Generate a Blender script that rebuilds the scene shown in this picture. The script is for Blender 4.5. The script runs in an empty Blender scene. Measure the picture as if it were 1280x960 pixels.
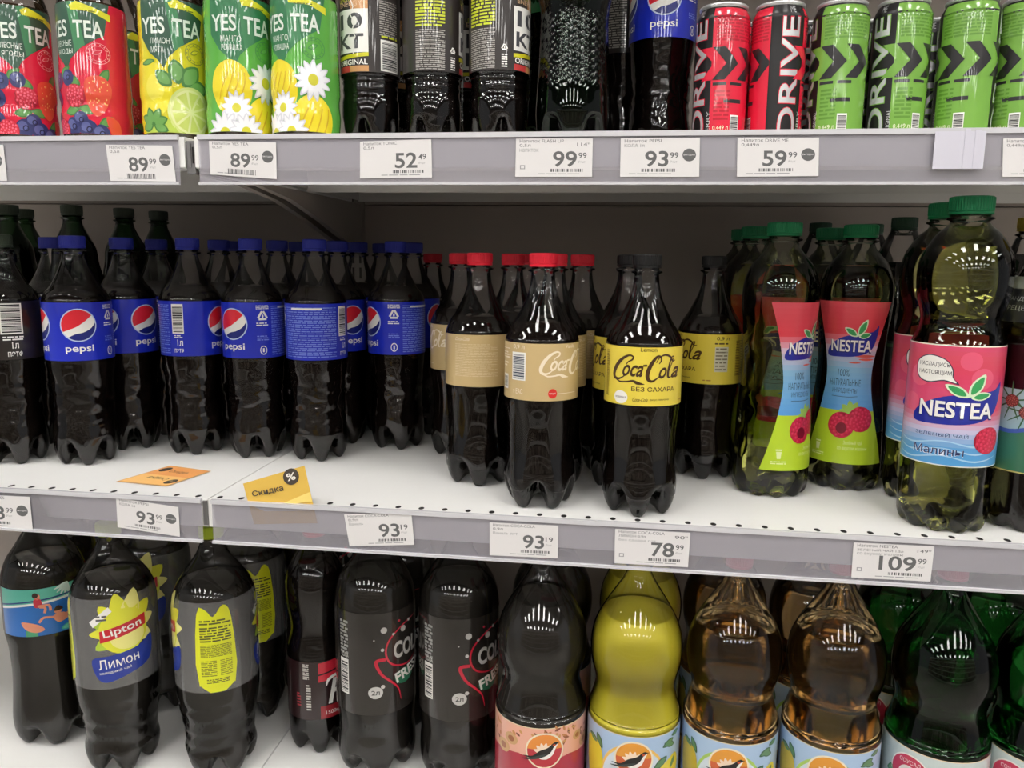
import bpy, bmesh, math, random
from math import sin, cos, pi, radians, atan2
from mathutils import Vector, Matrix

SC = bpy.context.scene
COL = SC.collection
random.seed(7)

# ------------------------------------------------------------------ camera
F_PX = 985.0263
YAW, PITCH, ROLL = -0.1322, -0.1580, 0.0122
CAM = Vector((0.6732, -0.7791, 0.2610))
_f = Vector((sin(YAW) * cos(PITCH), cos(YAW) * cos(PITCH), sin(PITCH)))
_r = Vector((cos(YAW), -sin(YAW), 0))
_u = _r.cross(_f)
_r2 = _r * cos(ROLL) + _u * sin(ROLL)
_u2 = _u * cos(ROLL) - _r * sin(ROLL)
cd = bpy.data.cameras.new('camera')
cam = bpy.data.objects.new('camera', cd)
COL.objects.link(cam)
cam.matrix_world = Matrix(((_r2.x, _u2.x, -_f.x, CAM.x), (_r2.y, _u2.y, -_f.y, CAM.y),
                           (_r2.z, _u2.z, -_f.z, CAM.z), (0, 0, 0, 1)))
cd.sensor_fit = 'HORIZONTAL'
cd.sensor_width = 36.0
cd.lens = F_PX / 1280 * 36.0
cd.clip_start = 0.02
SC.camera = cam

# ------------------------------------------------------------------ view, world
SC.view_settings.view_transform = 'Standard'
SC.view_settings.look = 'None'
SC.view_settings.gamma = 1.0
SC.view_settings.use_curve_mapping = False
SC.view_settings.exposure = 0.0
try:
    SC.cycles.transparent_max_bounces = 32
    SC.cycles.max_bounces = 12
except Exception:
    pass
LAMP_POWER = 21.0
w = bpy.data.worlds.new('store_air')
SC.world = w
w.use_nodes = True
w.node_tree.nodes['Background'].inputs[0].default_value = (0.97, 0.98, 1.0, 1)
w.node_tree.nodes['Background'].inputs[1].default_value = 0.30


# ------------------------------------------------------------------ materials
def lin(c):
    c = c / 255.0
    return c / 12.92 if c <= 0.04045 else ((c + 0.055) / 1.055) ** 2.4


def S(r, g, b):
    return (lin(r), lin(g), lin(b), 1.0)


MATS = {}


def mat(name, col, rough=0.5, metal=0.0, spec=0.5, trans=0.0, ior=1.45, noise=0.0, nscale=40.0, bump=0.0):
    if name in MATS:
        return MATS[name]
    m = bpy.data.materials.new(name)
    m.use_nodes = True
    nt = m.node_tree
    b = nt.nodes['Principled BSDF']
    b.inputs['Base Color'].default_value = col
    b.inputs['Roughness'].default_value = rough
    b.inputs['Metallic'].default_value = metal
    b.inputs['Specular IOR Level'].default_value = spec
    b.inputs['Transmission Weight'].default_value = trans
    b.inputs['IOR'].default_value = ior
    if name.startswith('ink_') and rough < 0.5 or name.endswith('_label'):
        b.inputs['Coat Weight'].default_value = 0.7
        b.inputs['Coat Roughness'].default_value = 0.04
    if noise > 0 or bump > 0:
        tc = nt.nodes.new('ShaderNodeTexCoord')
        nz = nt.nodes.new('ShaderNodeTexNoise')
        nz.inputs['Scale'].default_value = nscale
        nz.inputs['Detail'].default_value = 5
        nt.links.new(tc.outputs['Object'], nz.inputs['Vector'])
        if noise > 0:
            mx = nt.nodes.new('ShaderNodeMixRGB')
            mx.blend_type = 'MULTIPLY'
            mx.inputs[0].default_value = noise
            mx.inputs[1].default_value = col
            nt.links.new(nz.outputs['Fac'], mx.inputs[2])
            nt.links.new(mx.outputs[0], b.inputs['Base Color'])
        if bump > 0:
            bp = nt.nodes.new('ShaderNodeBump')
            bp.inputs['Strength'].default_value = bump
            bp.inputs['Distance'].default_value = 0.001
            nt.links.new(nz.outputs['Fac'], bp.inputs['Height'])
            nt.links.new(bp.outputs[0], b.inputs['Normal'])
    MATS[name] = m
    return m


def film(name, tint=(1, 1, 1, 1), rough=0.03, haze=0.0, hazecol=(0.8, 0.8, 0.8, 1), ior=1.5, bump=0.0, bscale=60.0):
    """thin clear plastic: transparent with Fresnel reflection, optionally milky"""
    if name in MATS:
        return MATS[name]
    m = bpy.data.materials.new(name)
    m.use_nodes = True
    nt = m.node_tree
    nt.nodes.clear()
    out = nt.nodes.new('ShaderNodeOutputMaterial')
    tr = nt.nodes.new('ShaderNodeBsdfTransparent')
    tr.inputs[0].default_value = tint
    gl = nt.nodes.new('ShaderNodeBsdfGlossy')
    gl.inputs['Roughness'].default_value = rough
    fr = nt.nodes.new('ShaderNodeFresnel')
    fr.inputs['IOR'].default_value = ior
    mx = nt.nodes.new('ShaderNodeMixShader')
    first = tr.outputs[0]
    if haze > 0:
        df = nt.nodes.new('ShaderNodeBsdfDiffuse')
        df.inputs[0].default_value = hazecol
        m2 = nt.nodes.new('ShaderNodeMixShader')
        m2.inputs[0].default_value = haze
        nt.links.new(tr.outputs[0], m2.inputs[1])
        nt.links.new(df.outputs[0], m2.inputs[2])
        first = m2.outputs[0]
    if bump > 0:
        tc = nt.nodes.new('ShaderNodeTexCoord')
        nz = nt.nodes.new('ShaderNodeTexNoise')
        nz.inputs['Scale'].default_value = bscale
        bp = nt.nodes.new('ShaderNodeBump')
        bp.inputs['Strength'].default_value = bump
        bp.inputs['Distance'].default_value = 0.001
        nt.links.new(tc.outputs['Object'], nz.inputs['Vector'])
        nt.links.new(nz.outputs['Fac'], bp.inputs['Height'])
        nt.links.new(bp.outputs[0], gl.inputs['Normal'])
        nt.links.new(bp.outputs[0], fr.inputs['Normal'])
    nt.links.new(fr.outputs[0], mx.inputs[0])
    nt.links.new(first, mx.inputs[1])
    nt.links.new(gl.outputs[0], mx.inputs[2])
    nt.links.new(mx.outputs[0], out.inputs[0])
    MATS[name] = m
    return m


def glow(name, col, strength):
    m = bpy.data.materials.new(name)
    m.use_nodes = True
    nt = m.node_tree
    nt.nodes.clear()
    out = nt.nodes.new('ShaderNodeOutputMaterial')
    e = nt.nodes.new('ShaderNodeEmission')
    e.inputs[0].default_value = col
    e.inputs[1].default_value = strength
    nt.links.new(e.outputs[0], out.inputs[0])
    return m


def ink(r, g, b, rough=0.32):
    return mat('ink_%d_%d_%d_%d' % (r, g, b, int(rough * 100)), S(r, g, b), rough=rough)


PET = film('clear_pet')
PET_GREEN = film('green_pet', tint=(0.16, 0.42, 0.20, 1))
PET_GREEN_DARK = film('dark_green_pet', tint=(0.16, 0.30, 0.16, 1))
PET_TEA = film('tea_pet', tint=(0.97, 0.98, 0.90, 1), bump=0.25, bscale=45)
CLEAR_LABEL = film('clear_label_film', tint=(0.9, 0.9, 0.88, 1), haze=0.15, rough=0.10)
HOLDER = film('ticket_holder_plastic', tint=(0.97, 0.965, 0.985, 1), haze=0.25, hazecol=(0.74, 0.71, 0.78, 1), rough=0.15)
HOLDER_LIP = film('ticket_holder_edge', tint=(0.9, 0.9, 0.92, 1), haze=0.75, hazecol=(0.78, 0.77, 0.80, 1), rough=0.12)
COLA = mat('cola_liquid', (0.008, 0.005, 0.004, 1), rough=0.04, spec=0.4)
COLA_GREY = mat('brown_tea_liquid', (0.03, 0.026, 0.022, 1), rough=0.05, spec=0.4)
TEA = mat('green_tea_liquid', (0.90, 0.90, 0.50, 1), rough=0.0, trans=1.0, ior=1.33)
AMBER = mat('amber_soda_liquid', (0.98, 0.70, 0.34, 1), rough=0.10, trans=1.0, ior=1.33)
GREENLQ = mat('green_soda_liquid', (0.50, 0.80, 0.50, 1), rough=0.0, trans=1.0, ior=1.33)
YELLOWLQ = mat('cloudy_yellow_soda', S(216, 204, 62), rough=0.35)
STEEL = mat('white_shelf_enamel', S(238, 237, 234), rough=0.42, noise=0.06, nscale=8)
PANEL = mat('beige_back_panel_enamel', S(178, 168, 160), rough=0.55, noise=0.10, nscale=6)
BRACKET = mat('grey_bracket_enamel', S(165, 158, 150), rough=0.5, noise=0.08, nscale=10)
DARKHOLE = mat('dark_perforation', S(30, 28, 27), rough=0.8)
GREYMETAL = mat('zinc_grey_metal', S(130, 128, 128), rough=0.4, metal=0.7)
PAPER = mat('ticket_paper', S(220, 217, 216), rough=0.7)
GREYINK = ink(98, 98, 98, 0.7)
PALEINK = ink(150, 150, 150, 0.7)


# ------------------------------------------------------------------ mesh helpers
def finish(name, bm, mats, parent=None, smooth=False):
    me = bpy.data.meshes.new(name)
    bm.to_mesh(me)
    bm.free()
    if not isinstance(mats, (list, tuple)):
        mats = [mats]
    for m in mats:
        me.materials.append(m)
    if smooth:
        for p in me.polygons:
            p.use_smooth = True
    o = bpy.data.objects.new(name, me)
    COL.objects.link(o)
    if parent:
        o.parent = parent
    return o


def box(bm, x0, x1, y0, y1, z0, z1, mi=0):
    v = [bm.verts.new(p) for p in ((x0, y0, z0), (x1, y0, z0), (x1, y1, z0), (x0, y1, z0),
                                   (x0, y0, z1), (x1, y0, z1), (x1, y1, z1), (x0, y1, z1))]
    for q in ((0, 3, 2, 1), (4, 5, 6, 7), (0, 1, 5, 4), (1, 2, 6, 5), (2, 3, 7, 6), (3, 0, 4, 7)):
        f = bm.faces.new([v[i] for i in q])
        f.material_index = mi


def empty(name, loc, rz=0.0):
    o = bpy.data.objects.new(name, None)
    o.empty_display_size = 0.02
    COL.objects.link(o)
    o.location = loc
    o.rotation_euler = (0, 0, rz)
    return o


def tag(o, label, cat, group=None, kind=None):
    o['label'] = label
    o['category'] = cat
    if group:
        o['group'] = group
    if kind:
        o['kind'] = kind


def copy_tree(o, parent=None):
    c = o.copy()
    COL.objects.link(c)
    if parent:
        c.parent = parent
    for ch in list(o.children):
        copy_tree(ch, c)
    return c


def spline(pts, n=4):
    """Catmull-Rom through points of any dimension"""
    out = []
    P = [Vector(p) for p in pts]
    for i in range(len(P) - 1):
        p0 = P[i - 1] if i > 0 else P[i]
        p1, p2 = P[i], P[i + 1]
        p3 = P[i + 2] if i + 2 < len(P) else P[i + 1]
        for k in range(n):
            t = k / n
            out.append(0.5 * ((2 * p1) + (p2 - p0) * t + (2 * p0 - 5 * p1 + 4 * p2 - p3) * t * t +
                              (3 * p1 - p0 - 3 * p2 + p3) * t * t * t))
    out.append(P[-1])
    return out


# ------------------------------------------------------------------ flat artwork that is then wrapped round a bottle
_TXT = {}


def raw_text(s, offset, shear):
    cu = bpy.data.curves.new('t', 'FONT')
    cu.body = s
    cu.size = 1.0
    cu.offset = offset
    cu.shear = shear
    cu.resolution_u = 4
    ob = bpy.data.objects.new('t', cu)
    COL.objects.link(ob)
    dg = bpy.context.evaluated_depsgraph_get()
    me = bpy.data.meshes.new_from_object(ob.evaluated_get(dg))
    vs = [(v.co.x, v.co.y) for v in me.vertices]
    fs = [tuple(p.vertices) for p in me.polygons]
    bpy.data.objects.remove(ob)
    bpy.data.curves.remove(cu)
    bpy.data.meshes.remove(me)
    return vs, fs


def text_faces(s, offset=0.0, shear=0.0):
    key = (s, offset, shear)
    if key in _TXT:
        return _TXT[key]
    if '\u043d' in s:              # this letter is put together from three bars
        vs, fs, x = [], [], 0.0

        def add(v2, f2):
            k = len(vs)
            vs.extend(v2)
            fs.extend([tuple(i + k for i in f) for f in f2])
        runs = s.split('\u043d')
        for i, run in enumerate(runs):
            if run.strip():
                v2, f2 = raw_text(run, offset, shear)
                m0 = min(v[0] for v in v2)
                m1 = max(v[0] for v in v2)
                add([(v[0] - m0 + x, v[1]) for v in v2], f2)
                x += m1 - m0 + 0.13
            if run.endswith(' '):
                x += 0.2
            if i < len(runs) - 1:
                g = 0.09 + 2 * offset
                for (a, b, c, d) in ((0, g, 0, 0.545), (0.43 - g, 0.43, 0, 0.545), (g, 0.43 - g, 0.236, 0.236 + g * 0.85)):
                    add([(x + a, c), (x + b, c), (x + b, d), (x + a, d)], [(0, 1, 2, 3)])
                x += 0.43 + 0.13
                if runs[i + 1].startswith(' '):
                    x += 0.2
    else:
        vs, fs = raw_text(s, offset, shear)
    if vs:
        x0 = min(v[0] for v in vs)
        x1 = max(v[0] for v in vs)
        y0 = min(v[1] for v in vs)
        y1 = max(v[1] for v in vs)
        vs = [((x - x0) / (x1 - x0 or 1), (y - y0) / (y1 - y0 or 1)) for x, y in vs]
    _TXT[key] = (vs, fs)
    return _TXT[key]


class Art:
    def __init__(self):
        self.bm = bmesh.new()
        self.mats = []

    def mi(self, m):
        if m not in self.mats:
            self.mats.append(m)
        return self.mats.index(m)

    def poly(self, pts, m, L=1):
        vs = [self.bm.verts.new((p[0], p[1], L)) for p in pts]
        try:
            f = self.bm.faces.new(vs)
        except ValueError:
            return
        f.material_index = self.mi(m)
        f.normal_update()
        if f.normal.z < 0:
            f.normal_flip()

    def blob(self, pts, m, L=1, n=5):
        """closed smooth outline"""
        P = [Vector(p) for p in pts]
        out = []
        k = len(P)
        for i in range(k):
            p0, p1, p2, p3 = P[i - 1], P[i], P[(i + 1) % k], P[(i + 2) % k]
            for j in range(n):
                t = j / n
                out.append(0.5 * ((2 * p1) + (p2 - p0) * t + (2 * p0 - 5 * p1 + 4 * p2 - p3) * t * t +
                                  (3 * p1 - p0 - 3 * p2 + p3) * t * t * t))
        self.poly(out, m, L)

    def rect(self, x0, y0, x1, y1, m, L=1):
        self.poly([(x0, y0), (x1, y0), (x1, y1), (x0, y1)], m, L)

    def ell(self, cx, cy, rx, ry, m, L=1, n=24, rot=0.0, a0=0.0, a1=2 * pi):
        full = abs(a1 - a0 - 2 * pi) < 1e-6
        pts = []
        for i in range(n + (0 if full else 1)):
            a = a0 + (a1 - a0) * i / n
            x, y = rx * cos(a), ry * sin(a)
            pts.append((cx + x * cos(rot) - y * sin(rot), cy + x * sin(rot) + y * cos(rot)))
        self.poly(pts, m, L)

    def ring(self, cx, cy, r0, r1, m, L=1, n=28, sy=1.0):
        for i in range(n):
            a, b = 2 * pi * i / n, 2 * pi * (i + 1) / n
            self.poly([(cx + r0 * cos(a), cy + sy * r0 * sin(a)), (cx + r1 * cos(a), cy + sy * r1 * sin(a)),
                       (cx + r1 * cos(b), cy + sy * r1 * sin(b)), (cx + r0 * cos(b), cy + sy * r0 * sin(b))], m, L)

    def stroke(self, pts, wid, m, L=1, n=5, smooth=True):
        P = spline([tuple(p) for p in pts], n) if smooth else [Vector(p) for p in pts]
        k = len(P)
        W = []
        for i in range(k):
            if isinstance(wid, (list, tuple)):
                t = i / (k - 1) * (len(wid) - 1)
                j = min(int(t), len(wid) - 2)
                W.append(wid[j] + (wid[j + 1] - wid[j]) * (t - j))
            else:
                W.append(wid)
        Lf, Rt = [], []
        for i in range(k):
            d = (P[min(i + 1, k - 1)] - P[max(i - 1, 0)])
            if d.length < 1e-9:
                d = Vector((1, 0))
            d.normalize()
            nrm = Vector((-d[1], d[0])) * (W[i] / 2)
            q = Vector((P[i][0], P[i][1]))
            Lf.append(q + nrm)
            Rt.append(q - nrm)
        for i in range(k - 1):
            self.poly([Rt[i], Rt[i + 1], Lf[i + 1], Lf[i]], m, L)

    def text(self, s, x0, y0, w_, h, m, L=1, bold=0.0, shear=0.0, rot=0.0):
        """text fitted to the box x0, y0, w_, h; rot turns it about its lower left corner"""
        vs, fs = text_faces(s, bold, shear)
        c, sn = cos(rot), sin(rot)
        bv = []
        for (a, b) in vs:
            x, y = a * w_, b * h
            bv.append(self.bm.verts.new((x0 + x * c - y * sn, y0 + x * sn + y * c, L)))
        k = self.mi(m)
        for f in fs:
            try:
                q = self.bm.faces.new([bv[i] for i in f])
            except ValueError:
                continue
            q.material_index = k
            q.normal_update()
            if q.normal.z < 0:
                q.normal_flip()

    def barcode(self, x0, y0, x1, y1, m, bg=None, L=1, horizontal=True, seed=3):
        """bars are stacked up the height when horizontal, else along the width"""
        rnd = random.Random(seed)
        if bg:
            self.rect(x0, y0, x1, y1, bg, L)
            L += 1
            mx, my = (x1 - x0) * 0.08, (y1 - y0) * 0.05
            x0, x1, y0, y1 = x0 + mx, x1 - mx, y0 + my, y1 - my
        a, b = (y0, y1) if horizontal else (x0, x1)
        t = a
        u = (b - a) / 60
        while t < b - 2 * u:
            wd = u * rnd.choice((1, 1, 2, 3))
            if horizontal:
                self.rect(x0, t, x1, t + wd, m, L)
            else:
                self.rect(t, y0, t + wd, y1, m, L)
            t += wd + u * rnd.choice((1, 1, 2))

    def micro(self, x0, y0, x1, y1, m, lines=10, L=1, seed=1, fill=0.55, lo=1, hi=5):
        """small print far too small to read: rows of short dashes"""
        rnd = random.Random(seed)
        h = (y1 - y0) / lines
        cw = h * 0.55
        for i in range(lines):
            y = y1 - (i + 1) * h
            x = x0
            end = x1 - (rnd.random() * 0.25 * (x1 - x0) if rnd.random() < 0.25 else 0)
            while x < end:
                wd = cw * rnd.randint(lo + 1, hi + 2)
                self.rect(x, y + h * 0.2, min(x + wd, x1), y + h * (0.2 + fill), m, L)
                x += wd + cw * 0.8

    def leaf(self, x, y, ln, wd, ang, m, m2=None, L=1):
        c, s = cos(ang), sin(ang)
        pts = [(0, 0), (0.3, 0.42), (0.65, 0.42), (1, 0), (0.65, -0.42), (0.3, -0.42)]
        q = [(x + a * ln * c - b * wd * s, y + a * ln * s + b * wd * c) for a, b in pts]
        self.blob(q, m, L, 3)
        if m2:
            q2 = [(x + (0.12 + a * 0.76) * ln * c - b * 0.7 * wd * s, y + (0.12 + a * 0.76) * ln * s + b * 0.7 * wd * c) for a, b in pts]
            self.blob(q2, m2, L + 1, 3)

    def berry(self, x, y, r, base, hi, lo, L=1, seed=1):
        self.ell(x, y, r, r * 0.95, base, L)
        rnd = random.Random(seed)
        self.ell(x, y, r * 1.02, r * 0.97, lo, L)
        for i in range(30):
            a = i * 2.4
            d = r * math.sqrt((i + 0.5) / 30) * 0.86
            px, py = x + d * cos(a), y + d * sin(a)
            self.ell(px, py, r * 0.165, r * 0.165, base, L + 1, 9)
            self.ell(px - r * 0.03, py + r * 0.04, r * 0.09, r * 0.09, hi, L + 2, 8)

    def shift(self, dv, k=1.0, pivot=0.0, above=-1.0):
        for v in self.bm.verts:
            if v.co.y > above:
                v.co.y = pivot + (v.co.y - pivot) * k + dv

    def bisect(self, ax, lo, hi, step):
        k = int((hi - lo) / step)
        no = (1, 0, 0) if ax == 0 else (0, 1, 0)
        for i in range(1, k + 1):
            co = (lo + i * step, 0, 0) if ax == 0 else (0, lo + i * step, 0)
            g = list(self.bm.verts) + list(self.bm.edges) + list(self.bm.faces)
            bmesh.ops.bisect_plane(self.bm, geom=g, plane_co=co, plane_no=no, dist=1e-7)

    def clip(self, u0, u1, v0, v1):
        for co, no in (((u0, 0, 0), (-1, 0, 0)), ((u1, 0, 0), (1, 0, 0)), ((0, v0, 0), (0, -1, 0)), ((0, v1, 0), (0, 1, 0))):
            g = list(self.bm.verts) + list(self.bm.edges) + list(self.bm.faces)
            bmesh.ops.bisect_plane(self.bm, geom=g, plane_co=co, plane_no=no, dist=1e-7, clear_outer=True)

    def wrap(self, name, R, prof, parent, dv=None, lift=0.00045, step=0.0, mod=None):
        bm = self.bm
        bmesh.ops.triangulate(bm, faces=[f for f in bm.faces if len(f.verts) > 4])
        us = [v.co.x for v in bm.verts]
        vs = [v.co.y for v in bm.verts]
        self.bisect(0, min(us), max(us), R * radians(7.5))
        if dv:
            self.bisect(1, min(vs), max(vs), dv)
        for v in bm.verts:
            u, z, L = v.co
            a = u / R
            r = prof(z)
            if mod:
                r *= mod(a, z)
            r += lift + step * 0 + L * 0.00011
            v.co = (r * sin(a), -r * cos(a), z)
        return finish(name, bm, self.mats, parent, smooth=True)

    def flat(self, name, fn, parent=None):
        bm = self.bm
        bmesh.ops.triangulate(bm, faces=[f for f in bm.faces if len(f.verts) > 4])
        for v in bm.verts:
            v.co = fn(*v.co)
        return finish(name, bm, self.mats, parent)


# ------------------------------------------------------------------ lathe bottles
SEG = 80


def interp(pts):
    P = sorted([(z, r) for r, z in pts])

    def fn(z):
        if z <= P[0][0]:
            return P[0][1]
        for i in range(len(P) - 1):
            if P[i][0] <= z <= P[i + 1][0]:
                t = (z - P[i][0]) / ((P[i + 1][0] - P[i][0]) or 1)
                return P[i][1] + (P[i + 1][1] - P[i][1]) * t
        return P[-1][1]
    return fn


def petal(R, n=5, H=0.034, depth=0.92):
    def f(a, r, z):
        if z >= H:
            return 1.0, 0.0
        m = (0.5 + 0.5 * cos(n * a)) ** 0.6
        m = m * m * (3 - 2 * m)
        t = 1 - z / H
        k = min(1.0, r / (0.7 * R))
        return 1 - (1 - m) * t * 0.13, (1 - m) * t * H * depth * k * k
    return f


def lathe(rows, segs=SEG, fn=None, close_top=False, shrink=0.0):
    bm = bmesh.new()
    prev = None
    for (r, z) in rows:
        rr = max(r - shrink, 0.0)
        if rr < 1e-5:
            cur = [bm.verts.new((0, 0, z + (fn(0, 0, z)[1] if fn else 0)))]
        else:
            cur = []
            for i in range(segs):
                a = 2 * pi * i / segs
                s, dz = fn(a, r, z) if fn else (1.0, 0.0)
                cur.append(bm.verts.new((rr * s * sin(a), -rr * s * cos(a), z + dz)))
        if prev:
            if len(prev) == 1 and len(cur) > 1:
                for i in range(segs):
                    bm.faces.new((prev[0], cur[(i + 1) % segs], cur[i]))
            elif len(cur) == 1 and len(prev) > 1:
                for i in range(segs):
                    bm.faces.new((prev[i], prev[(i + 1) % segs], cur[0]))
            elif len(cur) > 1:
                for i in range(segs):
                    j = (i + 1) % segs
                    bm.faces.new((prev[i], prev[j], cur[j], cur[i]))
        prev = cur
    if close_top and prev and len(prev) > 1:
        bm.faces.new(prev)
    bmesh.ops.recalc_face_normals(bm, faces=bm.faces)
    return bm


def foot_rows(R):
    return [(0, 0.010), (0.30 * R, 0.010), (0.52 * R, 0.006), (0.64 * R, 0.0015), (0.72 * R, 0.0), (0.80 * R, 0.002),
            (0.88 * R, 0.007), (0.94 * R, 0.013), (0.98 * R, 0.020), (R, 0.029)]


def round_foot_rows(R):
    return [(0, 0.006), (0.5 * R, 0.005), (0.74 * R, 0.0015), (0.80 * R, 0.0), (0.88 * R, 0.001), (0.95 * R, 0.005), (0.99 * R, 0.011), (R, 0.018)]


def slim(pts, k, z0=0.25):
    return [(r * (k if z < z0 else 1.0), z) for r, z in pts]


def bottle(name, body_pts, R, neck_top, level, shell, liquid, cap_mat, cap_r=0.0145, cap_h=0.015,
           foot='petal', extra=None, segs=SEG, cap_name='cap', npet=5):
    """one bottle: body, liquid, cap. body_pts run upward from above the foot to the neck"""
    root = empty(name, (0, 0, 0))
    RAD[name] = max([R] + [q[0] for q in body_pts]) + 0.0008
    rows0 = (foot_rows if foot == 'petal' else round_foot_rows)(R)
    pts = rows0[:-1] + body_pts
    rows = [(max(p[0], 0), p[1]) for p in spline(pts, 3)]
    rows[0] = (0, pts[0][1])
    # neck ring and thread
    nr = cap_r - 0.0022
    rows += [(nr, neck_top - cap_h - 0.006), (nr + 0.0035, neck_top - cap_h - 0.0045), (nr + 0.0035, neck_top - cap_h - 0.003),
             (nr, neck_top - cap_h - 0.002), (nr, neck_top - 0.002)]
    pf = petal(R, npet) if foot == 'petal' else petal(R, 10, 0.016, 0.22)

    def fn(a, r, z):
        s, dz = pf(a, r, z)
        if extra:
            s *= extra(a, z)
        return s, dz
    finish('bottle_body', lathe(rows, segs, fn), shell, root, smooth=True)
    if level:
        lr = [p for p in rows if p[1] < level and True]
        # keep only the rows up to the level
        k = next(i for i, p in enumerate(rows) if p[1] > level and i > 10)
        lr = rows[:k]
        rl = interp([(r, z) for r, z in rows[9:]])(level)
        lr.append((rl, level))
        top = lathe(lr + [(max(rl - 0.002, 0.001), level + 0.0003), (0, level)], segs, fn, shrink=0.0015)
        finish('liquid', top, liquid, root, smooth=True)
    zt = neck_top
    crow = [(cap_r * 0.6, zt - cap_h + 0.001), (cap_r, zt - cap_h), (cap_r, zt - cap_h + 0.0022), (cap_r * 0.965, zt - cap_h + 0.0026), (cap_r * 0.965, zt - cap_h + 0.003),
            (cap_r, zt - cap_h + 0.0035), (cap_r, zt - 0.0015), (cap_r * 0.95, zt - 0.0004), (cap_r * 0.85, zt), (0, zt)]
    finish(cap_name, lathe(crow, 96, lambda a, r, z: (1 + 0.012 * (1 if int(a / (2 * pi) * 96 + 0.01) % 2 else -1) * (zt - cap_h + 0.003 < z < zt - 0.001), 0)), cap_mat, root, smooth=False)
    prof = interp([(r, z) for r, z in rows[8:]])
    return root, prof


def place(root, X, Y, Z, alpha, lab, cat='bottle', group=None, tilt=None):
    """stand it at X, Y with the artwork angle alpha (degrees) turned to the camera"""
    g = atan2(CAM.x - X, -(CAM.y - Y))
    root.location = (X, Y, Z)
    root.rotation_euler = (0, 0, g - radians(alpha))
    tag(root, lab, cat, group)


USED = set()


PLACED = []
RAD = {}


def put(proto, X, Y, Z, alpha, lab, cat='bottle', group=None):
    # nothing may stand inside its neighbour: slide back along the line of sight until free
    R = RAD.get(proto.name.split('.')[0], 0.04)
    d = Vector((X - CAM.x, Y - CAM.y)).normalized() * 0.002
    x0, y0 = X, Y
    while any(abs(q[3] - Z) < 0.01 and (q[0] - X) ** 2 + (q[1] - Y) ** 2 < (q[2] + R + 0.0001) ** 2 for q in PLACED):
        X += d.x
        Y += d.y
    if Y + R > 0.492:
        print('NO ROOM', lab, round(x0, 3), round(y0, 3))
        return None
    if abs(Y - y0) > 0.012:
        print('MOVED', lab, round(y0, 3), round(Y, 3))
    PLACED.append((X, Y, R, Z))
    if proto.name in USED:
        o = copy_tree(proto)
    else:
        USED.add(proto.name)
        o = proto
    place(o, X, Y, Z, alpha, lab, cat, group)
    return o


def cam_hit(x, y, Y):
    d = _r2 * ((x - 640) / F_PX) - _u2 * ((y - 480) / F_PX) + _f
    t = (Y - CAM.y) / d.y
    return CAM + d * t


Z_TOP, Z_MID, Z_LOW = 0.378, 0.0, -0.387
X0, XJ, X1 = -0.66, 0.2405, 1.50
FLOOR_Z, CEIL_Z = -1.14, 2.15

def raise_pts(pts, d):
    return [(r, z + d * min(1.0, max(0.0, (z - 0.03) / 0.05))) for r, z in pts]


# ================================================================== the room
def struct(name, bm, m):
    o = finish(name, bm, m)
    o['kind'] = 'structure'
    return o


def tiles_mat():
    m = mat('pale_floor_tiles', S(196, 190, 182), rough=0.25)
    nt = m.node_tree
    b = nt.nodes['Principled BSDF']
    tc = nt.nodes.new('ShaderNodeTexCoord')
    br = nt.nodes.new('ShaderNodeTexBrick')
    br.offset = 0.0
    br.inputs['Color1'].default_value = S(200, 195, 186)
    br.inputs['Color2'].default_value = S(190, 185, 177)
    br.inputs['Mortar'].default_value = S(120, 116, 110)
    br.inputs['Scale'].default_value = 1.0
    br.inputs['Mortar Size'].default_value = 0.004
    br.inputs['Brick Width'].default_value = 0.6
    br.inputs['Row Height'].default_value = 0.6
    nt.links.new(tc.outputs['Object'], br.inputs['Vector'])
    nt.links.new(br.outputs['Color'], b.inputs['Base Color'])
    return m


bm = bmesh.new(); box(bm, -5.0, 6.5, -10.0, 0.60, FLOOR_Z - 0.05, FLOOR_Z)
struct('floor', bm, tiles_mat())
bm = bmesh.new(); box(bm, -5.0, 6.5, -10.0, 0.60, CEIL_Z, CEIL_Z + 0.05)
struct('ceiling', bm, mat('dark_ceiling_paint', S(96, 94, 92), rough=0.8))
bm = bmesh.new(); box(bm, -5.0, 6.5, 0.56, 0.60, FLOOR_Z, CEIL_Z)
struct('wall_back', bm, mat('dark_wall_paint', S(120, 115, 110), rough=0.8))
bm = bmesh.new(); box(bm, -5.0, 6.5, -10.05, -10.0, FLOOR_Z, CEIL_Z)
struct('wall_front', bm, mat('grey_wall_paint', S(126, 122, 118), rough=0.7, noise=0.3, nscale=3))

lens_m = glow('lamp_diffuser_glow', (1.0, 0.975, 0.94, 1), LAMP_POWER)
lamp_proto = None
k = 0
for yy in (-1.15, -3.3, -5.6, -8.2):
    for i in range(8):
        xx = 0.67 + (i - 3.5) * 1.1
        if lamp_proto is None:
            t = empty('ceiling_lamp', (0, 0, 0))
            bm = bmesh.new()
            box(bm, -0.17, 0.17, -0.47, 0.47, 0.0, 0.05)
            finish('lamp_housing', bm, mat('lamp_housing_white', S(225, 225, 222), rough=0.5), t)
            bm = bmesh.new()
            box(bm, -0.15, 0.15, -0.45, 0.45, -0.006, -0.0005)
            finish('lamp_diffuser', bm, lens_m, t)
            lamp_proto = t
            o = t
        else:
            o = copy_tree(lamp_proto)
        o.location = (xx, yy, CEIL_Z - 0.05)
        tag(o, 'rectangular white ceiling lamp over the aisle', 'ceiling lamp', 'ceiling lamps over the aisle')
        k += 1

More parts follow.
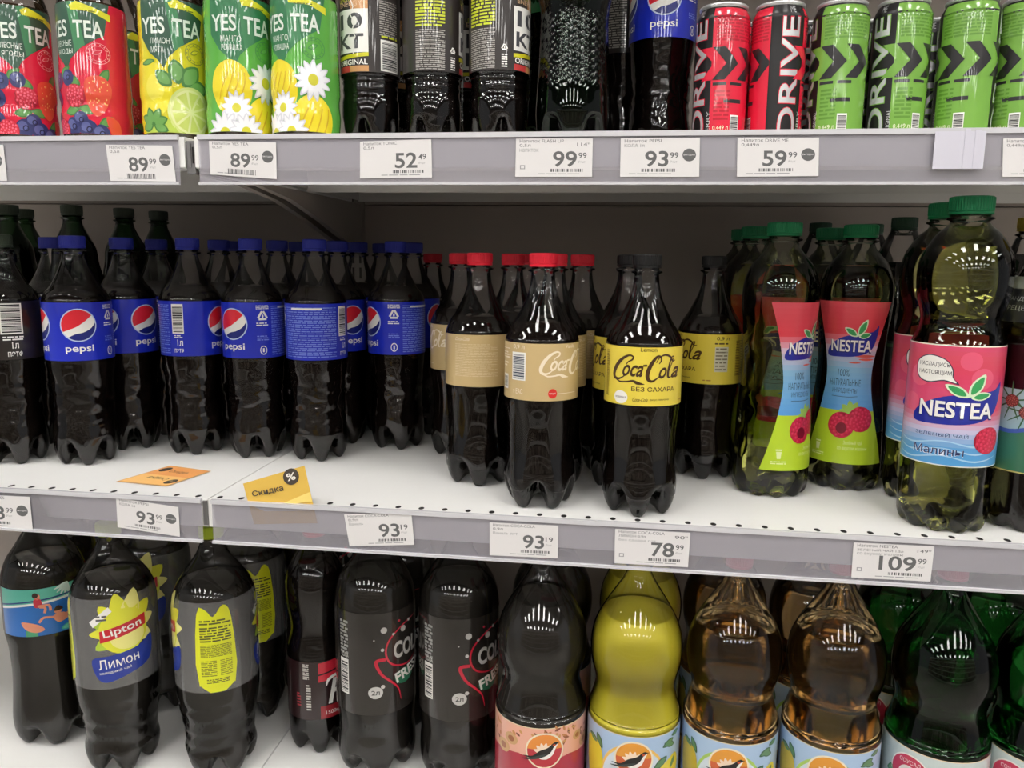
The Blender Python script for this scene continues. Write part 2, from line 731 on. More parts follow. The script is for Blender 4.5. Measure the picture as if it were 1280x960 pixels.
# the shelving across the aisle, behind the viewer
t = empty('aisle_shelving', (0.7, -2.5, FLOOR_Z))
vm = mat('stocked_goods', S(150, 140, 130), rough=0.5)
nt = vm.node_tree
tc = nt.nodes.new('ShaderNodeTexCoord')
br = nt.nodes.new('ShaderNodeTexBrick')
br.inputs['Color1'].default_value = S(226, 216, 200)
br.inputs['Color2'].default_value = S(120, 104, 96)
br.inputs['Mortar'].default_value = S(50, 48, 46)
br.inputs['Scale'].default_value = 1.0
br.inputs['Mortar Size'].default_value = 0.012
br.inputs['Brick Width'].default_value = 0.11
br.inputs['Row Height'].default_value = 0.26
mp = nt.nodes.new('ShaderNodeMapping')
mp.inputs['Rotation'].default_value = (pi / 2, 0, 0)
nt.links.new(tc.outputs['Object'], mp.inputs['Vector'])
nt.links.new(mp.outputs[0], br.inputs['Vector'])
nt.links.new(br.outputs['Color'], nt.nodes['Principled BSDF'].inputs['Base Color'])
bm = bmesh.new()
box(bm, -3.0, 3.0, -0.30, 0.0, 0.12, 1.75)
finish('goods', bm, vm, t)
bm = bmesh.new()
for z in (0.10, 0.45, 0.80, 1.15, 1.50, 1.80):
    box(bm, -3.0, 3.0, -0.30, 0.08, z, z + 0.045)
finish('shelf_board', bm, STEEL, t)
tag(t, 'stocked white shelving on the other side of the aisle, behind the viewer', 'shelving')

# ================================================================== shelving
POST_D = 0.50


def shelf(xa, xb, z, lab, holder=True, holes=True):
    t = empty('shelf', ((xa + xb) / 2, POST_D, z))
    ox, oy = -(xa + xb) / 2, -POST_D
    bm = bmesh.new()

    def b(x0, x1, y0, y1, z0, z1):
        box(bm, x0 + ox, x1 + ox, y0 + oy, y1 + oy, z0, z1)
    b(xa, xb, -0.008, POST_D - 0.002, -0.003, 0.0)
    b(xa, xb, -0.0095, -0.008, -0.030, -0.0004)
    b(xa, xb, -0.008, 0.012, -0.031, -0.0295)
    b(xa, xb, 0.28, 0.2815, -0.031, -0.003)
    b(xa, xb, POST_D - 0.0035, POST_D - 0.002, -0.028, -0.003)
    b(xa, xa + 0.0015, -0.008, POST_D - 0.002, -0.026, -0.003)
    b(xb - 0.0015, xb, -0.008, POST_D - 0.002, -0.026, -0.003)
    if holes:
        i0 = int(math.floor(xa / 0.025)) - 1
        for i in range(i0, int(xb / 0.025) + 2):
            x = i * 0.025
            if xa + 0.006 < x < xb - 0.004:
                vs = [bm.verts.new((x + ox + 0.0030 * cos(a), oy + 0.0 + 0.0045 * sin(a), 0.00025)) for a in [2 * pi * q / 12 for q in range(12)]]
                f = bm.faces.new(vs)
                f.material_index = 1
    finish('shelf_plate', bm, [STEEL, DARKHOLE], t)
    if holder:
        bm = bmesh.new()
        # back sheet
        box(bm, xa + 0.005 + ox, xb - 0.005 + ox, -0.0112 + oy, -0.0108 + oy, -0.0455, -0.003)
        finish('ticket_holder', bm, HOLDER, t)
        bm = bmesh.new()
        box(bm, xa + 0.005 + ox, xb - 0.005 + ox, -0.0135 + oy, -0.0096 + oy, -0.0035, 0.0012)
        box(bm, xa + 0.005 + ox, xb - 0.005 + ox, -0.0145 + oy, -0.0112 + oy, -0.0475, -0.0448)
        finish('ticket_holder_edge', bm, HOLDER_LIP, t)
    tag(t, lab, 'shelf')
    return t


shelf(X0, XJ - 0.0008, Z_MID, 'white perforated middle shelf left of the joint, under the blue-label bottles')
shelf(XJ + 0.0008, X1, Z_MID, 'white perforated middle shelf right of the joint, under the red-capped and green-capped bottles')
shelf(X0, XJ - 0.0055, Z_TOP, 'upper shelf left of the gap, with the berry tea bottles on it')
shelf(XJ + 0.0055, X1, Z_TOP, 'upper shelf right of the gap, with the energy drink cans on it')
shelf(X0, XJ - 0.0008, Z_LOW, 'white bottom shelf left of the joint, under the lemon tea bottles', holder=False)
shelf(XJ + 0.0008, X1, Z_LOW, 'white bottom shelf right of the joint, under the swallow-label bottles', holder=False)
shelf(X0, XJ - 0.001, 0.80, 'unseen shelf added above the frame for its shade, left of the joint', holes=False)  # unseen pair, added to shade the back of the upper shelf
shelf(XJ + 0.001, X1, 0.80, 'unseen shelf added above the frame for its shade, right of the joint', holes=False)

# brackets
BR = [(0.02, -0.0320), (0.02, -0.0345), (0.10, -0.036), (0.20, -0.047), (0.30, -0.068), (0.40, -0.093), (0.495, -0.118), (0.495, -0.0320)]


def bracket(x, z, lab):
    bm = bmesh.new()
    a = [bm.verts.new((-0.0008, y - POST_D, dz)) for y, dz in BR]
    b = [bm.verts.new((0.0008, y - POST_D, dz)) for y, dz in BR]
    bm.faces.new(a)
    bm.faces.new(list(reversed(b)))
    for i in range(len(BR)):
        j = (i + 1) % len(BR)
        bm.faces.new((a[i], b[i], b[j], a[j]))
    bmesh.ops.recalc_face_normals(bm, faces=bm.faces)
    # folded lower lip
    for i in range(1, 6):
        (y0, z0), (y1, z1) = BR[i], BR[i + 1]
        v = [bm.verts.new(p) for p in ((0.0008, y0 - POST_D, z0), (0.0075, y0 - POST_D, z0), (0.0075, y1 - POST_D, z1), (0.0008, y1 - POST_D, z1))]
        bm.faces.new(v)
    o = finish('shelf_bracket', bm, BRACKET)
    o.location = (x, POST_D, z)
    tag(o, lab, 'shelf bracket')


bracket(XJ + 0.0105, Z_TOP, 'sloping grey bracket under the upper shelf, right of the joint')
bracket(XJ - 0.0095, Z_TOP, 'sloping grey bracket under the upper shelf, left of the joint')
bracket(XJ + 0.0065, Z_MID, 'sloping grey bracket under the middle shelf, right of the joint')
bracket(XJ - 0.0065, Z_MID, 'sloping grey bracket under the middle shelf, left of the joint')

# small grey end piece in the gap of the upper shelf
t = empty('bracket_clip', (XJ, -0.006, Z_TOP))
bm = bmesh.new()
box(bm, -0.0045, 0.0045, -0.0015, 0.004, -0.036, -0.004)
box(bm, -0.0035, 0.0005, -0.0025, -0.0015, -0.030, -0.006)
finish('clip_plate', bm, GREYMETAL, t)
bm = bmesh.new()
box(bm, 0.0018, 0.0030, -0.0023, -0.0015, -0.026, -0.010)
box(bm, -0.0040, -0.0030, -0.0023, -0.0015, -0.030, -0.008)
finish('clip_slot', bm, DARKHOLE, t)
tag(t, 'small grey metal clip in the gap of the upper price rail', 'clip')
t = empty('bracket_clip', (XJ, -0.006, Z_MID))
bm = bmesh.new()
box(bm, -0.0040, 0.0005, -0.0060, -0.0040, -0.028, -0.001)
finish('clip_plate', bm, GREYMETAL, t)
tag(t, 'thin grey metal clip in the gap of the middle price rail', 'clip')

# posts with slots and back panels
for x, lab in ((XJ, 'slotted upright post behind the shelf joint'),):
    bm = bmesh.new()
    box(bm, x - 0.014, x + 0.014, 0.500, 0.530, FLOOR_Z, 1.1)
    zz = -0.5
    while zz < 1.0:
        for dx in (-0.006, 0.006):
            box(bm, x + dx - 0.0018, x + dx + 0.0018, 0.4994, 0.5001, zz, zz + 0.018, 1)
        zz += 0.025
    o = finish('upright_post', bm, [BRACKET, DARKHOLE])
    tag(o, lab, 'upright post')


def back_panel(xa, xb, lab):
    bm = bmesh.new()
    edges = [-0.62, -0.375, 0.0, 0.345, 0.72, 1.09]
    for i in range(len(edges) - 1):
        box(bm, xa, xb, 0.502, 0.512, edges[i] + 0.0008, edges[i + 1] - 0.0008)
    o = finish('back_panel', bm, PANEL)
    tag(o, lab, 'back panel')


back_panel(X0, XJ - 0.0145, 'dim back panel behind the blue-label bottles')
back_panel(XJ + 0.0145, X1, 'beige-grey back panel behind the red-capped and green-capped bottles')


# ================================================================== price tickets
def ticket(quad, z_name, lab, lines, big, cents, circle=False, old=None, square=False, code='bars', cut=None):
    """quad: corner pixels TL, TR, BR, BL on the rail plane; the ticket hangs in the rail there"""
    Y = -0.0125
    c = [cam_hit(x, y, Y) for x, y in quad]
    A = Art()
    A.rect(0, 0, 1, 1, PAPER, 0)
    for i, s in enumerate(lines):
        wd = min(0.62, 0.036 * len(s))
        A.text(s, 0.05, 0.89 - 0.12 * i, wd, 0.085, GREYINK if i < 2 else PALEINK, 1)
    r0 = 0.61 if circle else 0.80
    n = len(big)
    wd = 0.148 * n if circle else 0.155 * n
    A.text(big, r0 - wd, 0.26, wd, 0.41, GREYINK, 1, bold=0.018)
    A.text(cents, r0 + 0.02, 0.48, 0.105, 0.15, GREYINK, 1, bold=0.01)
    A.text('\u20bd/\u0448\u0442', r0 + 0.02, 0.36, 0.09, 0.06, PALEINK, 1)
    if code == 'bars':
        A.barcode(r0 - 0.34, 0.13, r0 + 0.10, 0.21, GREYINK, None, 1, horizontal=False, seed=len(lab))
    else:
        A.barcode(r0 - 0.34, 0.06, r0 + 0.10, 0.21, GREYINK, None, 1, horizontal=False, seed=len(lab))
    A.micro(r0 - 0.5, 0.06, r0 + 0.14, 0.10, PALEINK, 1, 1, seed=3)
    if circle:
        A.ell(0.870, 0.60 if code != 'bars' else 0.56, 0.085, 0.165, GREYINK, 1)
        A.text('\u0432\u044b\u0433\u043e\u0434\u043d\u043e', 0.80, 0.535 if code == 'bars' else 0.575, 0.14, 0.05, PAPER, 2)
    if old:
        A.text(old, 0.80, 0.80, 0.13, 0.09, GREYINK, 1)
        A.text('99', 0.935, 0.84, 0.035, 0.05, GREYINK, 1)
    if square:
        for p in (0.06, 0.115):
            A.rect(p, 0.20, p + 0.012, 0.30, PALEINK, 1)
        for q in (0.20, 0.285):
            A.rect(0.06, q, 0.127, q + 0.02, PALEINK, 1)
    if cut:
        A.clip(cut[0], cut[1], 0, 1)
    TL, TR, BR_, BL = c

    def fn(u, v, L):
        top = TL.lerp(TR, u)
        bot = BL.lerp(BR_, u)
        p = bot.lerp(top, v)
        return (p.x, Y - L * 0.00006, p.z)
    o = A.flat('price_ticket', fn)
    ctr = (TL + TR + BR_ + BL) / 4
    ctr.y = Y
    for v in o.data.vertices:
        v.co -= ctr
    o.location = ctr
    tag(o, lab, 'price ticket', None)
    return o


NAP = '\u041d\u0430\u043f\u0438\u0442\u043e\u043a '
ticket([(-72, 181), (4, 181), (9, 226), (-66, 226)], 't', 'price ticket at the left end of the upper rail, mostly cut off by the frame', [NAP + 'YES TEA', '0,5\u043b'], '89', '99', True)
ticket([(132, 181), (215, 182), (220, 227), (138, 226)], 't', 'white price ticket reading 89.99 left of the upper rail gap', [NAP + 'YES TEA', '0,5\u043b'], '89', '99', True, code='tall')
ticket([(261, 176), (345, 178), (346, 224), (263, 218)], 't', 'white price ticket reading 89.99 right of the upper rail gap', [NAP + 'YES TEA', '0,5\u043b'], '89', '99', True, code='tall')
ticket([(450, 177), (539, 174), (540, 222), (450, 223)], 't', 'white price ticket reading 52.49 under the lightning-label bottles', [NAP + 'TONIC', '0,5\u043b'], '52', '49')
ticket([(645, 173), (741, 173), (740, 221), (644, 221)], 't', 'white price ticket reading 99.99 under the green textured bottle', [NAP + 'FLASH UP', '0,5\u043b', '\u043d\u0430\u043f\u0438\u0442\u043e\u043a'], '99', '99', old='114', square=True)
ticket([(776, 173), (875, 172), (874, 221), (775, 221)], 't', 'white price ticket reading 93.99 on the upper rail under the blue-label bottle', [NAP + 'PEPSI', '\u041a\u041e\u041b\u0410 1\u043b'], '93', '99', True)
ticket([(922, 172), (1024, 172), (1023, 220), (921, 221)], 't', 'white price ticket reading 59.99 under the energy drink cans', [NAP + 'DRIVE ME', '0,449\u043b'], '59', '99', True)
ticket([(1254, 173), (1352, 173), (1352, 221), (1253, 221)], 't', 'price ticket at the right end of the upper rail, cut off by the frame', [NAP + 'DRIVE ME', '0,449\u043b'], '59', '99', True)
ticket([(-48, 617), (37, 621), (41, 662), (-44, 658)], 'm', 'price ticket at the left end of the middle rail, partly cut off by the frame', [NAP + 'EVERVESS', '1\u043b'], '93', '99', True)
ticket([(145, 622), (223, 634), (225, 671), (147, 659)], 'm', 'price ticket reading 93.99 on the middle rail below the flat orange card', [NAP + 'PEPSI', '\u041a\u041e\u041b\u0410 1\u043b'], '93', '99', True)
ticket([(430, 643), (514, 640), (518, 681), (437, 683)], 'm', 'slanted price ticket reading 93.19 on the middle rail, left of two with this price', [NAP + 'COCA-COLA', '0,9\u043b', '\u0412\u0430\u043d\u0438\u043b\u044c'], '93', '19')
ticket([(612, 653), (698, 657), (697, 698), (612, 694)], 'm', 'straight price ticket reading 93.19 on the middle rail below the tan-label bottles', [NAP + 'COCA-COLA', '0,9\u043b', '\u0412\u0430\u043d\u0438\u043b\u044c \u043f\u044d\u0442'], '93', '19')
ticket([(769, 661), (863, 666), (860, 709), (768, 704)], 'm', 'price ticket reading 78.99 on the middle rail below the yellow lemon-label bottle', [NAP + 'COCA-COLA', '\u041b\u0418\u041c\u041e\u041d 0,9\u043b', '\u0431\u0435\u0437 \u0441\u0430\u0445\u0430\u0440\u0430 \u043f\u044d\u0442'], '78', '99', old='90', square=True)
ticket([(1067, 678), (1168, 683), (1163, 727), (1064, 722)], 'm', 'price ticket reading 109.99 on the middle rail below the raspberry tea bottles', [NAP + 'NESTEA', '\u0417\u0415\u041b\u0415\u041d\u042b\u0419 \u0427\u0410\u0419 1,5\u043b', '\u0441\u043e \u0432\u043a\u0443\u0441\u043e\u043c \u043c\u0430\u043b\u0438\u043d\u044b'], '109', '99', old='149', square=True)

# blank folded plastic tab on the upper rail
p = cam_hit(1198, 187, -0.016)
t = bmesh.new()
box(t, -0.0205, 0.0215, -0.0006, 0.0, -0.0165, 0.0155)
box(t, 0.004, 0.0085, -0.0012, -0.0006, -0.0165, 0.0175)
box(t, 0.0125, 0.0175, -0.0012, -0.0006, -0.0165, 0.0165)
o = finish('rail_tab', t, mat('milky_tab_plastic', S(205, 203, 214), rough=0.3))
o.location = p
tag(o, 'blank milky plastic tab clipped over the upper rail near its right end', 'plastic tab')

# discount card standing in the rail
CARD = mat('yellow_card', S(226, 186, 84), rough=0.55, noise=0.08, nscale=20)
CARD_LT = mat('light_yellow_card', S(240, 214, 120), rough=0.5)
CDARK = ink(70, 62, 55, 0.6)
A = Art()
A.rect(0, -0.62, 1, 1, CARD, 0)
A.poly([(0.45, 0.0), (1.0, 0.27), (1.0, 0.0)], CARD_LT, 1)
A.text('\u0421\u043a\u0438\u0434\u043a\u0430', 0.10, 0.40, 0.50, 0.24, CDARK, 1, bold=0.012)
A.ell(0.76, 0.80, 0.125, 0.24, CDARK, 1)
A.text('%', 0.69, 0.69, 0.14, 0.22, ink(235, 230, 220), 2, bold=0.02)
cTL, cTR, cBR, cBL = [cam_hit(x, y, -0.0102) for x, y in ((303, 605), (379, 583), (390, 627), (312, 636))]
bm0 = cam_hit(312, 636, -0.0102)


def cfn(u, v, L):
    p = cBL.lerp(cBR, u).lerp(cTL.lerp(cTR, u), v)
    lean = max(0.0, p.z) * 0.25
    return (p.x, -0.0100 - L * 0.00008 + lean * 0.3, p.z)


o = A.flat('discount_card', cfn)
c0 = Vector((cBL.x, -0.010, cBL.z))
for v in o.data.vertices:
    v.co -= c0
o.location = c0
sol = o.modifiers.new('thick', 'SOLIDIFY'); sol.thickness = 0.0002; sol.offset = 1
tag(o, 'yellow discount card with a percent disc, standing tilted in the middle rail', 'card')

# flat orange card lying on the shelf
A = Art()
OR1, OR2 = mat('orange_card', S(250, 196, 120), rough=0.5), mat('deep_orange_card', S(240, 166, 98), rough=0.5)
A.rect(0, 0, 1, 1, mat('card_border', S(222, 170, 110), rough=0.5), 0)
A.rect(0.03, 0.03, 0.97, 0.5, OR1, 1)
A.rect(0.03, 0.5, 0.97, 0.97, OR2, 1)
A.text('\u0421\u043a\u0438\u0434\u043a\u0430', 0.70, 0.42, 0.42, 0.16, CDARK, 2, rot=pi)
A.ell(0.86, 0.24, 0.09, 0.13, CDARK, 2)
A.text('%', 0.91, 0.30, 0.10, 0.11, ink(225, 190, 130), 3, rot=pi)
A.ell(0.16, 0.78, 0.09, 0.12, CDARK, 2)
A.text('\u0421\u043a\u0438\u0434\u043a\u0430', 0.32, 0.66, 0.40, 0.14, ink(110, 66, 40), 2)


def hitz(x, y, Z):
    d = _r2 * ((x - 640) / F_PX) - _u2 * ((y - 480) / F_PX) + _f
    return CAM + d * ((Z - CAM.z) / d.z)


q = [hitz(x, y, 0.0006) for x, y in ((208, 608), (145, 602), (213, 582), (264, 589))]
# 0,0 at the front right, u runs to the left


def ffn(u, v, L):
    p = q[0].lerp(q[1], 1 - u).lerp(q[3].lerp(q[2], 1 - u), v)
    return (p.x, p.y, 0.0008 + L * 0.00008)


o = A.flat('flat_card', ffn)
c0 = (q[0] + q[1] + q[2] + q[3]) / 4
c0.z = 0
for v in o.data.vertices:
    v.co -= c0
o.location = c0
o.data.update()
tag(o, 'orange discount card lying flat on the middle shelf in front of the blue-label bottles', 'card')

# ================================================================== products
W = ink(238, 236, 230)
BLK = ink(22, 20, 20)
CAP_BLUE = mat('blue_cap', S(34, 44, 150), rough=0.4)
CAP_RED = mat('red_cap', S(222, 30, 52), rough=0.38)
CAP_BLACK = mat('black_cap', S(20, 19, 19), rough=0.35)
CAP_GREEN = mat('green_cap', S(22, 132, 82), rough=0.4)
CAP_DKGREEN = mat('dark_green_cap', S(20, 66, 42), rough=0.4)
CAP_OLIVE = mat('pale_green_cap', S(58, 70, 56), rough=0.4)
CAP_GOLD = mat('gold_cap', S(196, 172, 60), rough=0.3, metal=0.3)
CAP_LIME = mat('lime_cap', S(176, 200, 40), rough=0.4)
CAP_PINK = mat('pink_cap', S(200, 90, 110), rough=0.4)
CAP_WHITE = mat('white_cap', S(215, 212, 205), rough=0.4)

# ---- one litre blue-label cola
BLUE = ink(26, 44, 184, 0.34)
BLUE_PALE = ink(120, 140, 226, 0.4)
GRED, GNAVY = ink(224, 36, 52), ink(22, 34, 120)


def globe(A, cx, cy, r, L=1):
    A.ell(cx, cy, r * 1.08, r * 1.08, ink(190, 205, 235), L, 32)
    A.ell(cx, cy, r, r, W, L + 1, 32)
    pts = []
    for i in range(21):
        a = radians(205 - i * (205 - 38) / 20)
        pts.append((cx + r * cos(a), cy + r * sin(a)))
    for q in spline([(0.79, 0.62), (0.35, 0.22), (-0.15, -0.12), (-0.6, -0.30), (-0.906, -0.42)], 4)[1:-1]:
        pts.append((cx + q[0] * r, cy + q[1] * r))
    A.poly(pts, GRED, L + 2)
    pts = []
    for i in range(17):
        a = radians(-128 + i * (128 + 8) / 16)
        pts.append((cx + r * cos(a), cy + r * sin(a)))
    for q in spline([(0.99, 0.14), (0.72, -0.22), (0.25, -0.48), (-0.2, -0.58), (-0.616, -0.788)], 4)[1:-1]:
        pts.append((cx + q[0] * r, cy + q[1] * r))
    A.poly(pts, GNAVY, L + 2)


def recycle(A, x, y, s, m, L=1):
    P3 = [(x + s * cos(radians(90 + k * 120)), y + s * sin(radians(90 + k * 120))) for k in range(3)]
    for k in range(3):
        a, b = Vector(P3[k]), Vector(P3[(k + 1) % 3])
        A.stroke([a.lerp(b, 0.12), a.lerp(b, 0.88)], s * 0.34, m, L, smooth=False)
    A.ell(x, y - s * 0.02, s * 0.16, s * 0.3, m, L, 8)


def pepsi_label(R=0.0386):
    A = Art()
    v0, v1 = 0.129, 0.199
    A.rect(-pi * R, v0, pi * R, v1, BLUE, 0)
    deg = lambda d: radians(d) * R
    for d in (0, -80):
        globe(A, deg(d), 0.172, 0.0185 if d == 0 else 0.0185)
        A.text('pepsi', deg(d) - 0.0155, 0.1375, 0.031, 0.0105, W, 1, bold=0.012)
    x = deg(57)
    A.micro(x - 0.008, 0.1905, x + 0.008, 0.196, W, 3, 1)
    recycle(A, x, 0.182, 0.0075, W)
    A.micro(x - 0.008, 0.1695, x + 0.008, 0.1745, W, 2, 1)
    A.micro(x - 0.0075, 0.151, x + 0.0075, 0.158, BLUE_PALE, 3, 1)
    A.ring(x, 0.139, 0.0035, 0.0045, W, 1, 14, 1.3)
    A.text('1', x - 0.001, 0.1365, 0.002, 0.005, W, 1)
    A.micro(deg(74), 0.132, deg(178), 0.1955, BLUE_PALE, 24, 1, seed=5, fill=0.45)
    A.rect(deg(90), 0.1915, deg(150), 0.1938, W, 2)
    a, b = deg(-176), deg(-154)
    A.barcode(a, 0.158, b, 0.1955, BLK, W, 1, seed=5)
    A.micro(a + 0.002, 0.152, b - 0.002, 0.1565, W, 2, 1)
    A.text('1\u043b', a + 0.006, 0.1425, 0.007, 0.008, W, 1, bold=0.01)
    A.text('\u041f\u042d\u0422\u0424', a + 0.002, 0.1335, 0.012, 0.0055, W, 1, bold=0.02)
    return A


def wavy(a, z):
    if 0.032 < z < 0.120:
        t = (z - 0.032) / 0.088
        e = sin(pi * t)
        return 1 - 0.075 * e * (0.5 + 0.5 * cos(5 * a + 5.5 * sin(2 * pi * t * 1.5))) ** 1.5
    return 1.0


PB = [(0.0388, 0.033), (0.0385, 0.045), (0.0372, 0.060), (0.0368, 0.075), (0.0376, 0.09), (0.0382, 0.105), (0.0394, 0.121), (0.0402, 0.129),
      (0.0404, 0.133), (0.0404, 0.165), (0.0404, 0.200), (0.0399, 0.206), (0.0362, 0.214), (0.030, 0.221), (0.0235, 0.232),
      (0.0175, 0.243), (0.0138, 0.253), (0.0124, 0.259)]
PB = slim(PB, 0.95, 0.235)
pepsi, pf = bottle('cola_bottle', PB, 0.0372, 0.282, 0.223, PET, COLA, CAP_BLUE, extra=wavy)
_A = pepsi_label()
_A.shift(0.0035)
_A.wrap('label', 0.0386, pf, pepsi)

# black label version at the far left
eve, ef = bottle('dark_soda_bottle', PB, 0.0372, 0.282, 0.226, PET, COLA, CAP_OLIVE, extra=wavy)
A = Art()
A.rect(-pi * 0.0405, 0.129, pi * 0.0405, 0.199, ink(38, 32, 30), 0)
A.barcode(-0.012, 0.160, 0.012, 0.197, BLK, W, 1, seed=9)
A.micro(-0.010, 0.152, 0.012, 0.158, W, 2, 1)
A.text('1\u043b', -0.001, 0.1425, 0.007, 0.008, W, 1, bold=0.01)
A.text('\u041f\u042d\u0422\u0424', -0.006, 0.1325, 0.016, 0.0065, W, 1, bold=0.02)
A.micro(-0.060, 0.134, -0.016, 0.196, ink(150, 146, 140), 22, 1)
A.shift(0.0035)
A.wrap('label', 0.0386, ef, eve)

# ---- 0.9 litre contour cola bottles
CB = [(0.0400, 0.022), (0.0400, 0.034), (0.0385, 0.044), (0.0372, 0.056), (0.0371, 0.070), (0.0378, 0.085), (0.0390, 0.098), (0.0400, 0.112),
      (0.0402, 0.117), (0.0402, 0.14), (0.0402, 0.175), (0.0393, 0.181), (0.0352, 0.190), (0.0290, 0.199), (0.0228, 0.209), (0.0172, 0.221),
      (0.0138, 0.233), (0.0126, 0.243)]


def flutes(a, z):
    if 0.046 < z < 0.108:
        t = (z - 0.046) / 0.062
        return 1 - 0.030 * sin(pi * t) ** 0.5 * (0.5 + 0.5 * cos(10 * a)) ** 0.6
    return 1.0


def script_logo(A, x0, y0, w_, m, L=1):
    """flowing script wordmark in a box of width w_"""
    k = w_ / 10.0
    T = lambda *p: [(x0 + a * k, y0 + b * k) for a, b in p]
    # first capital
    A.stroke(T((2.15, 2.55), (2.45, 2.95), (2.95, 3.25), (3.05, 3.65), (2.5, 3.8), (1.55, 3.25), (0.75, 2.3), (0.35, 1.35), (0.45, 0.75), (1.0, 0.55), (1.7, 0.85), (2.2, 1.3)),
             [0.10 * k, 0.16 * k, 0.22 * k, 0.22 * k, 0.26 * k, 0.42 * k, 0.52 * k, 0.5 * k, 0.42 * k, 0.34 * k, 0.16 * k, 0.08 * k], m, L)
    A.stroke(T((0.5, 0.6), (1.3, 0.22), (2.3, 0.28), (3.1, 0.42), (3.7, 0.18), (4.6, 0.02)), [0.08 * k, 0.20 * k, 0.22 * k, 0.30 * k, 0.46 * k, 0.04 * k], m, L)
    A.text('oca', x0 + 1.65 * k, y0 + 1.0 * k, 2.75 * k, 1.55 * k, m, L, bold=0.02, shear=0.45)
    A.stroke(T((4.35, 2.5), (4.85, 2.55)), 0.26 * k, m, L)
    # second capital with the loop through the l
    A.stroke(T((6.35, 2.75), (6.65, 3.25), (6.5, 3.75), (6.0, 3.65), (5.35, 2.7), (4.95, 1.6), (5.0, 0.75), (5.5, 0.45), (6.1, 0.8), (6.6, 1.3)),
             [0.10 * k, 0.2 * k, 0.24 * k, 0.34 * k, 0.5 * k, 0.52 * k, 0.46 * k, 0.34 * k, 0.18 * k, 0.08 * k], m, L)
    A.stroke(T((6.0, 2.9), (6.4, 3.6), (7.2, 3.95), (8.0, 3.65), (8.4, 3.1), (8.9, 3.2)), [0.10 * k, 0.16 * k, 0.26 * k, 0.3 * k, 0.22 * k, 0.06 * k], m, L)
    A.text('o', x0 + 6.35 * k, y0 + 0.8 * k, 1.15 * k, 1.5 * k, m, L, bold=0.02, shear=0.45)
    A.stroke(T((7.55, 1.1), (8.05, 2.3), (8.55, 3.5), (8.35, 3.7), (8.0, 3.1), (7.7, 1.6), (7.8, 0.95), (8.2, 1.0)),
             [0.08 * k, 0.14 * k, 0.14 * k, 0.16 * k, 0.26 * k, 0.36 * k, 0.3 * k, 0.1 * k], m, L)
    A.text('a', x0 + 8.2 * k, y0 + 0.85 * k, 1.5 * k, 1.5 * k, m, L, bold=0.02, shear=0.45)


def coke(name, cap, base, ink_, art):
    b, p = bottle(name, slim(CB, 0.965, 0.205), 0.0386, 0.267, 0.196, PET, COLA, cap, extra=flutes, cap_h=0.014)
    A = Art()
    art(A, ink_)
    A.shift(0.0035, 0.96, 0.1740)
    A.rect(-pi * 0.0390, 0.1180, pi * 0.0390, 0.1765, base, 0)
    A.wrap('label', 0.0390, p, b)
    return b


TAN = mat('tan_label', S(196, 170, 120), rough=0.38)


def art_vanilla(A, m):
    script_logo(A, -0.025, 0.137, 0.072, m)
    A.text('Vanilla', 0.004, 0.168, 0.013, 0.004, m, 1)
    A.ell(-0.010, 0.120, 0.0047, 0.0052, ink(214, 46, 40), 1)
    A.text('\u0432\u043a\u0443\u0441', -0.0135, 0.119, 0.007, 0.002, W, 2)
    A.rect(-0.004, 0.1195, 0.020, 0.1200, m, 1)
    x = -0.047
    A.text('0,9 \u043b', x - 0.007, 0.166, 0.014, 0.0052, m, 1)
    A.barcode(x - 0.0085, 0.133, x + 0.0085, 0.163, ink(50, 60, 80), W, 1, seed=4)
    A.text('\u044d \u0415\u0410\u0421', x - 0.007, 0.1185, 0.0125, 0.0055, m, 1)
    x = -0.068
    A.rect(x - 0.012, 0.1655, x + 0.008, 0.1663, m, 1)
    A.micro(x - 0.010, 0.155, x + 0.009, 0.163, m, 3, 1)
    A.micro(x - 0.006, 0.146, x + 0.005, 0.152, m, 2, 1)
    A.rect(x - 0.006, 0.122, x + 0.005, 0.138, W, 1)
    A.barcode(x - 0.005, 0.124, x + 0.004, 0.136, ink(60, 60, 60), None, 2)
    # long ingredients block on the far side
    A.text('Coca-Cola', 0.068, 0.166, 0.018, 0.004, m, 1, shear=0.4)
    A.micro(0.068, 0.124, 0.119, 0.163, ink(216, 196, 156), 20, 1, seed=8, fill=0.4)


BROWN_INK = ink(66, 42, 18)


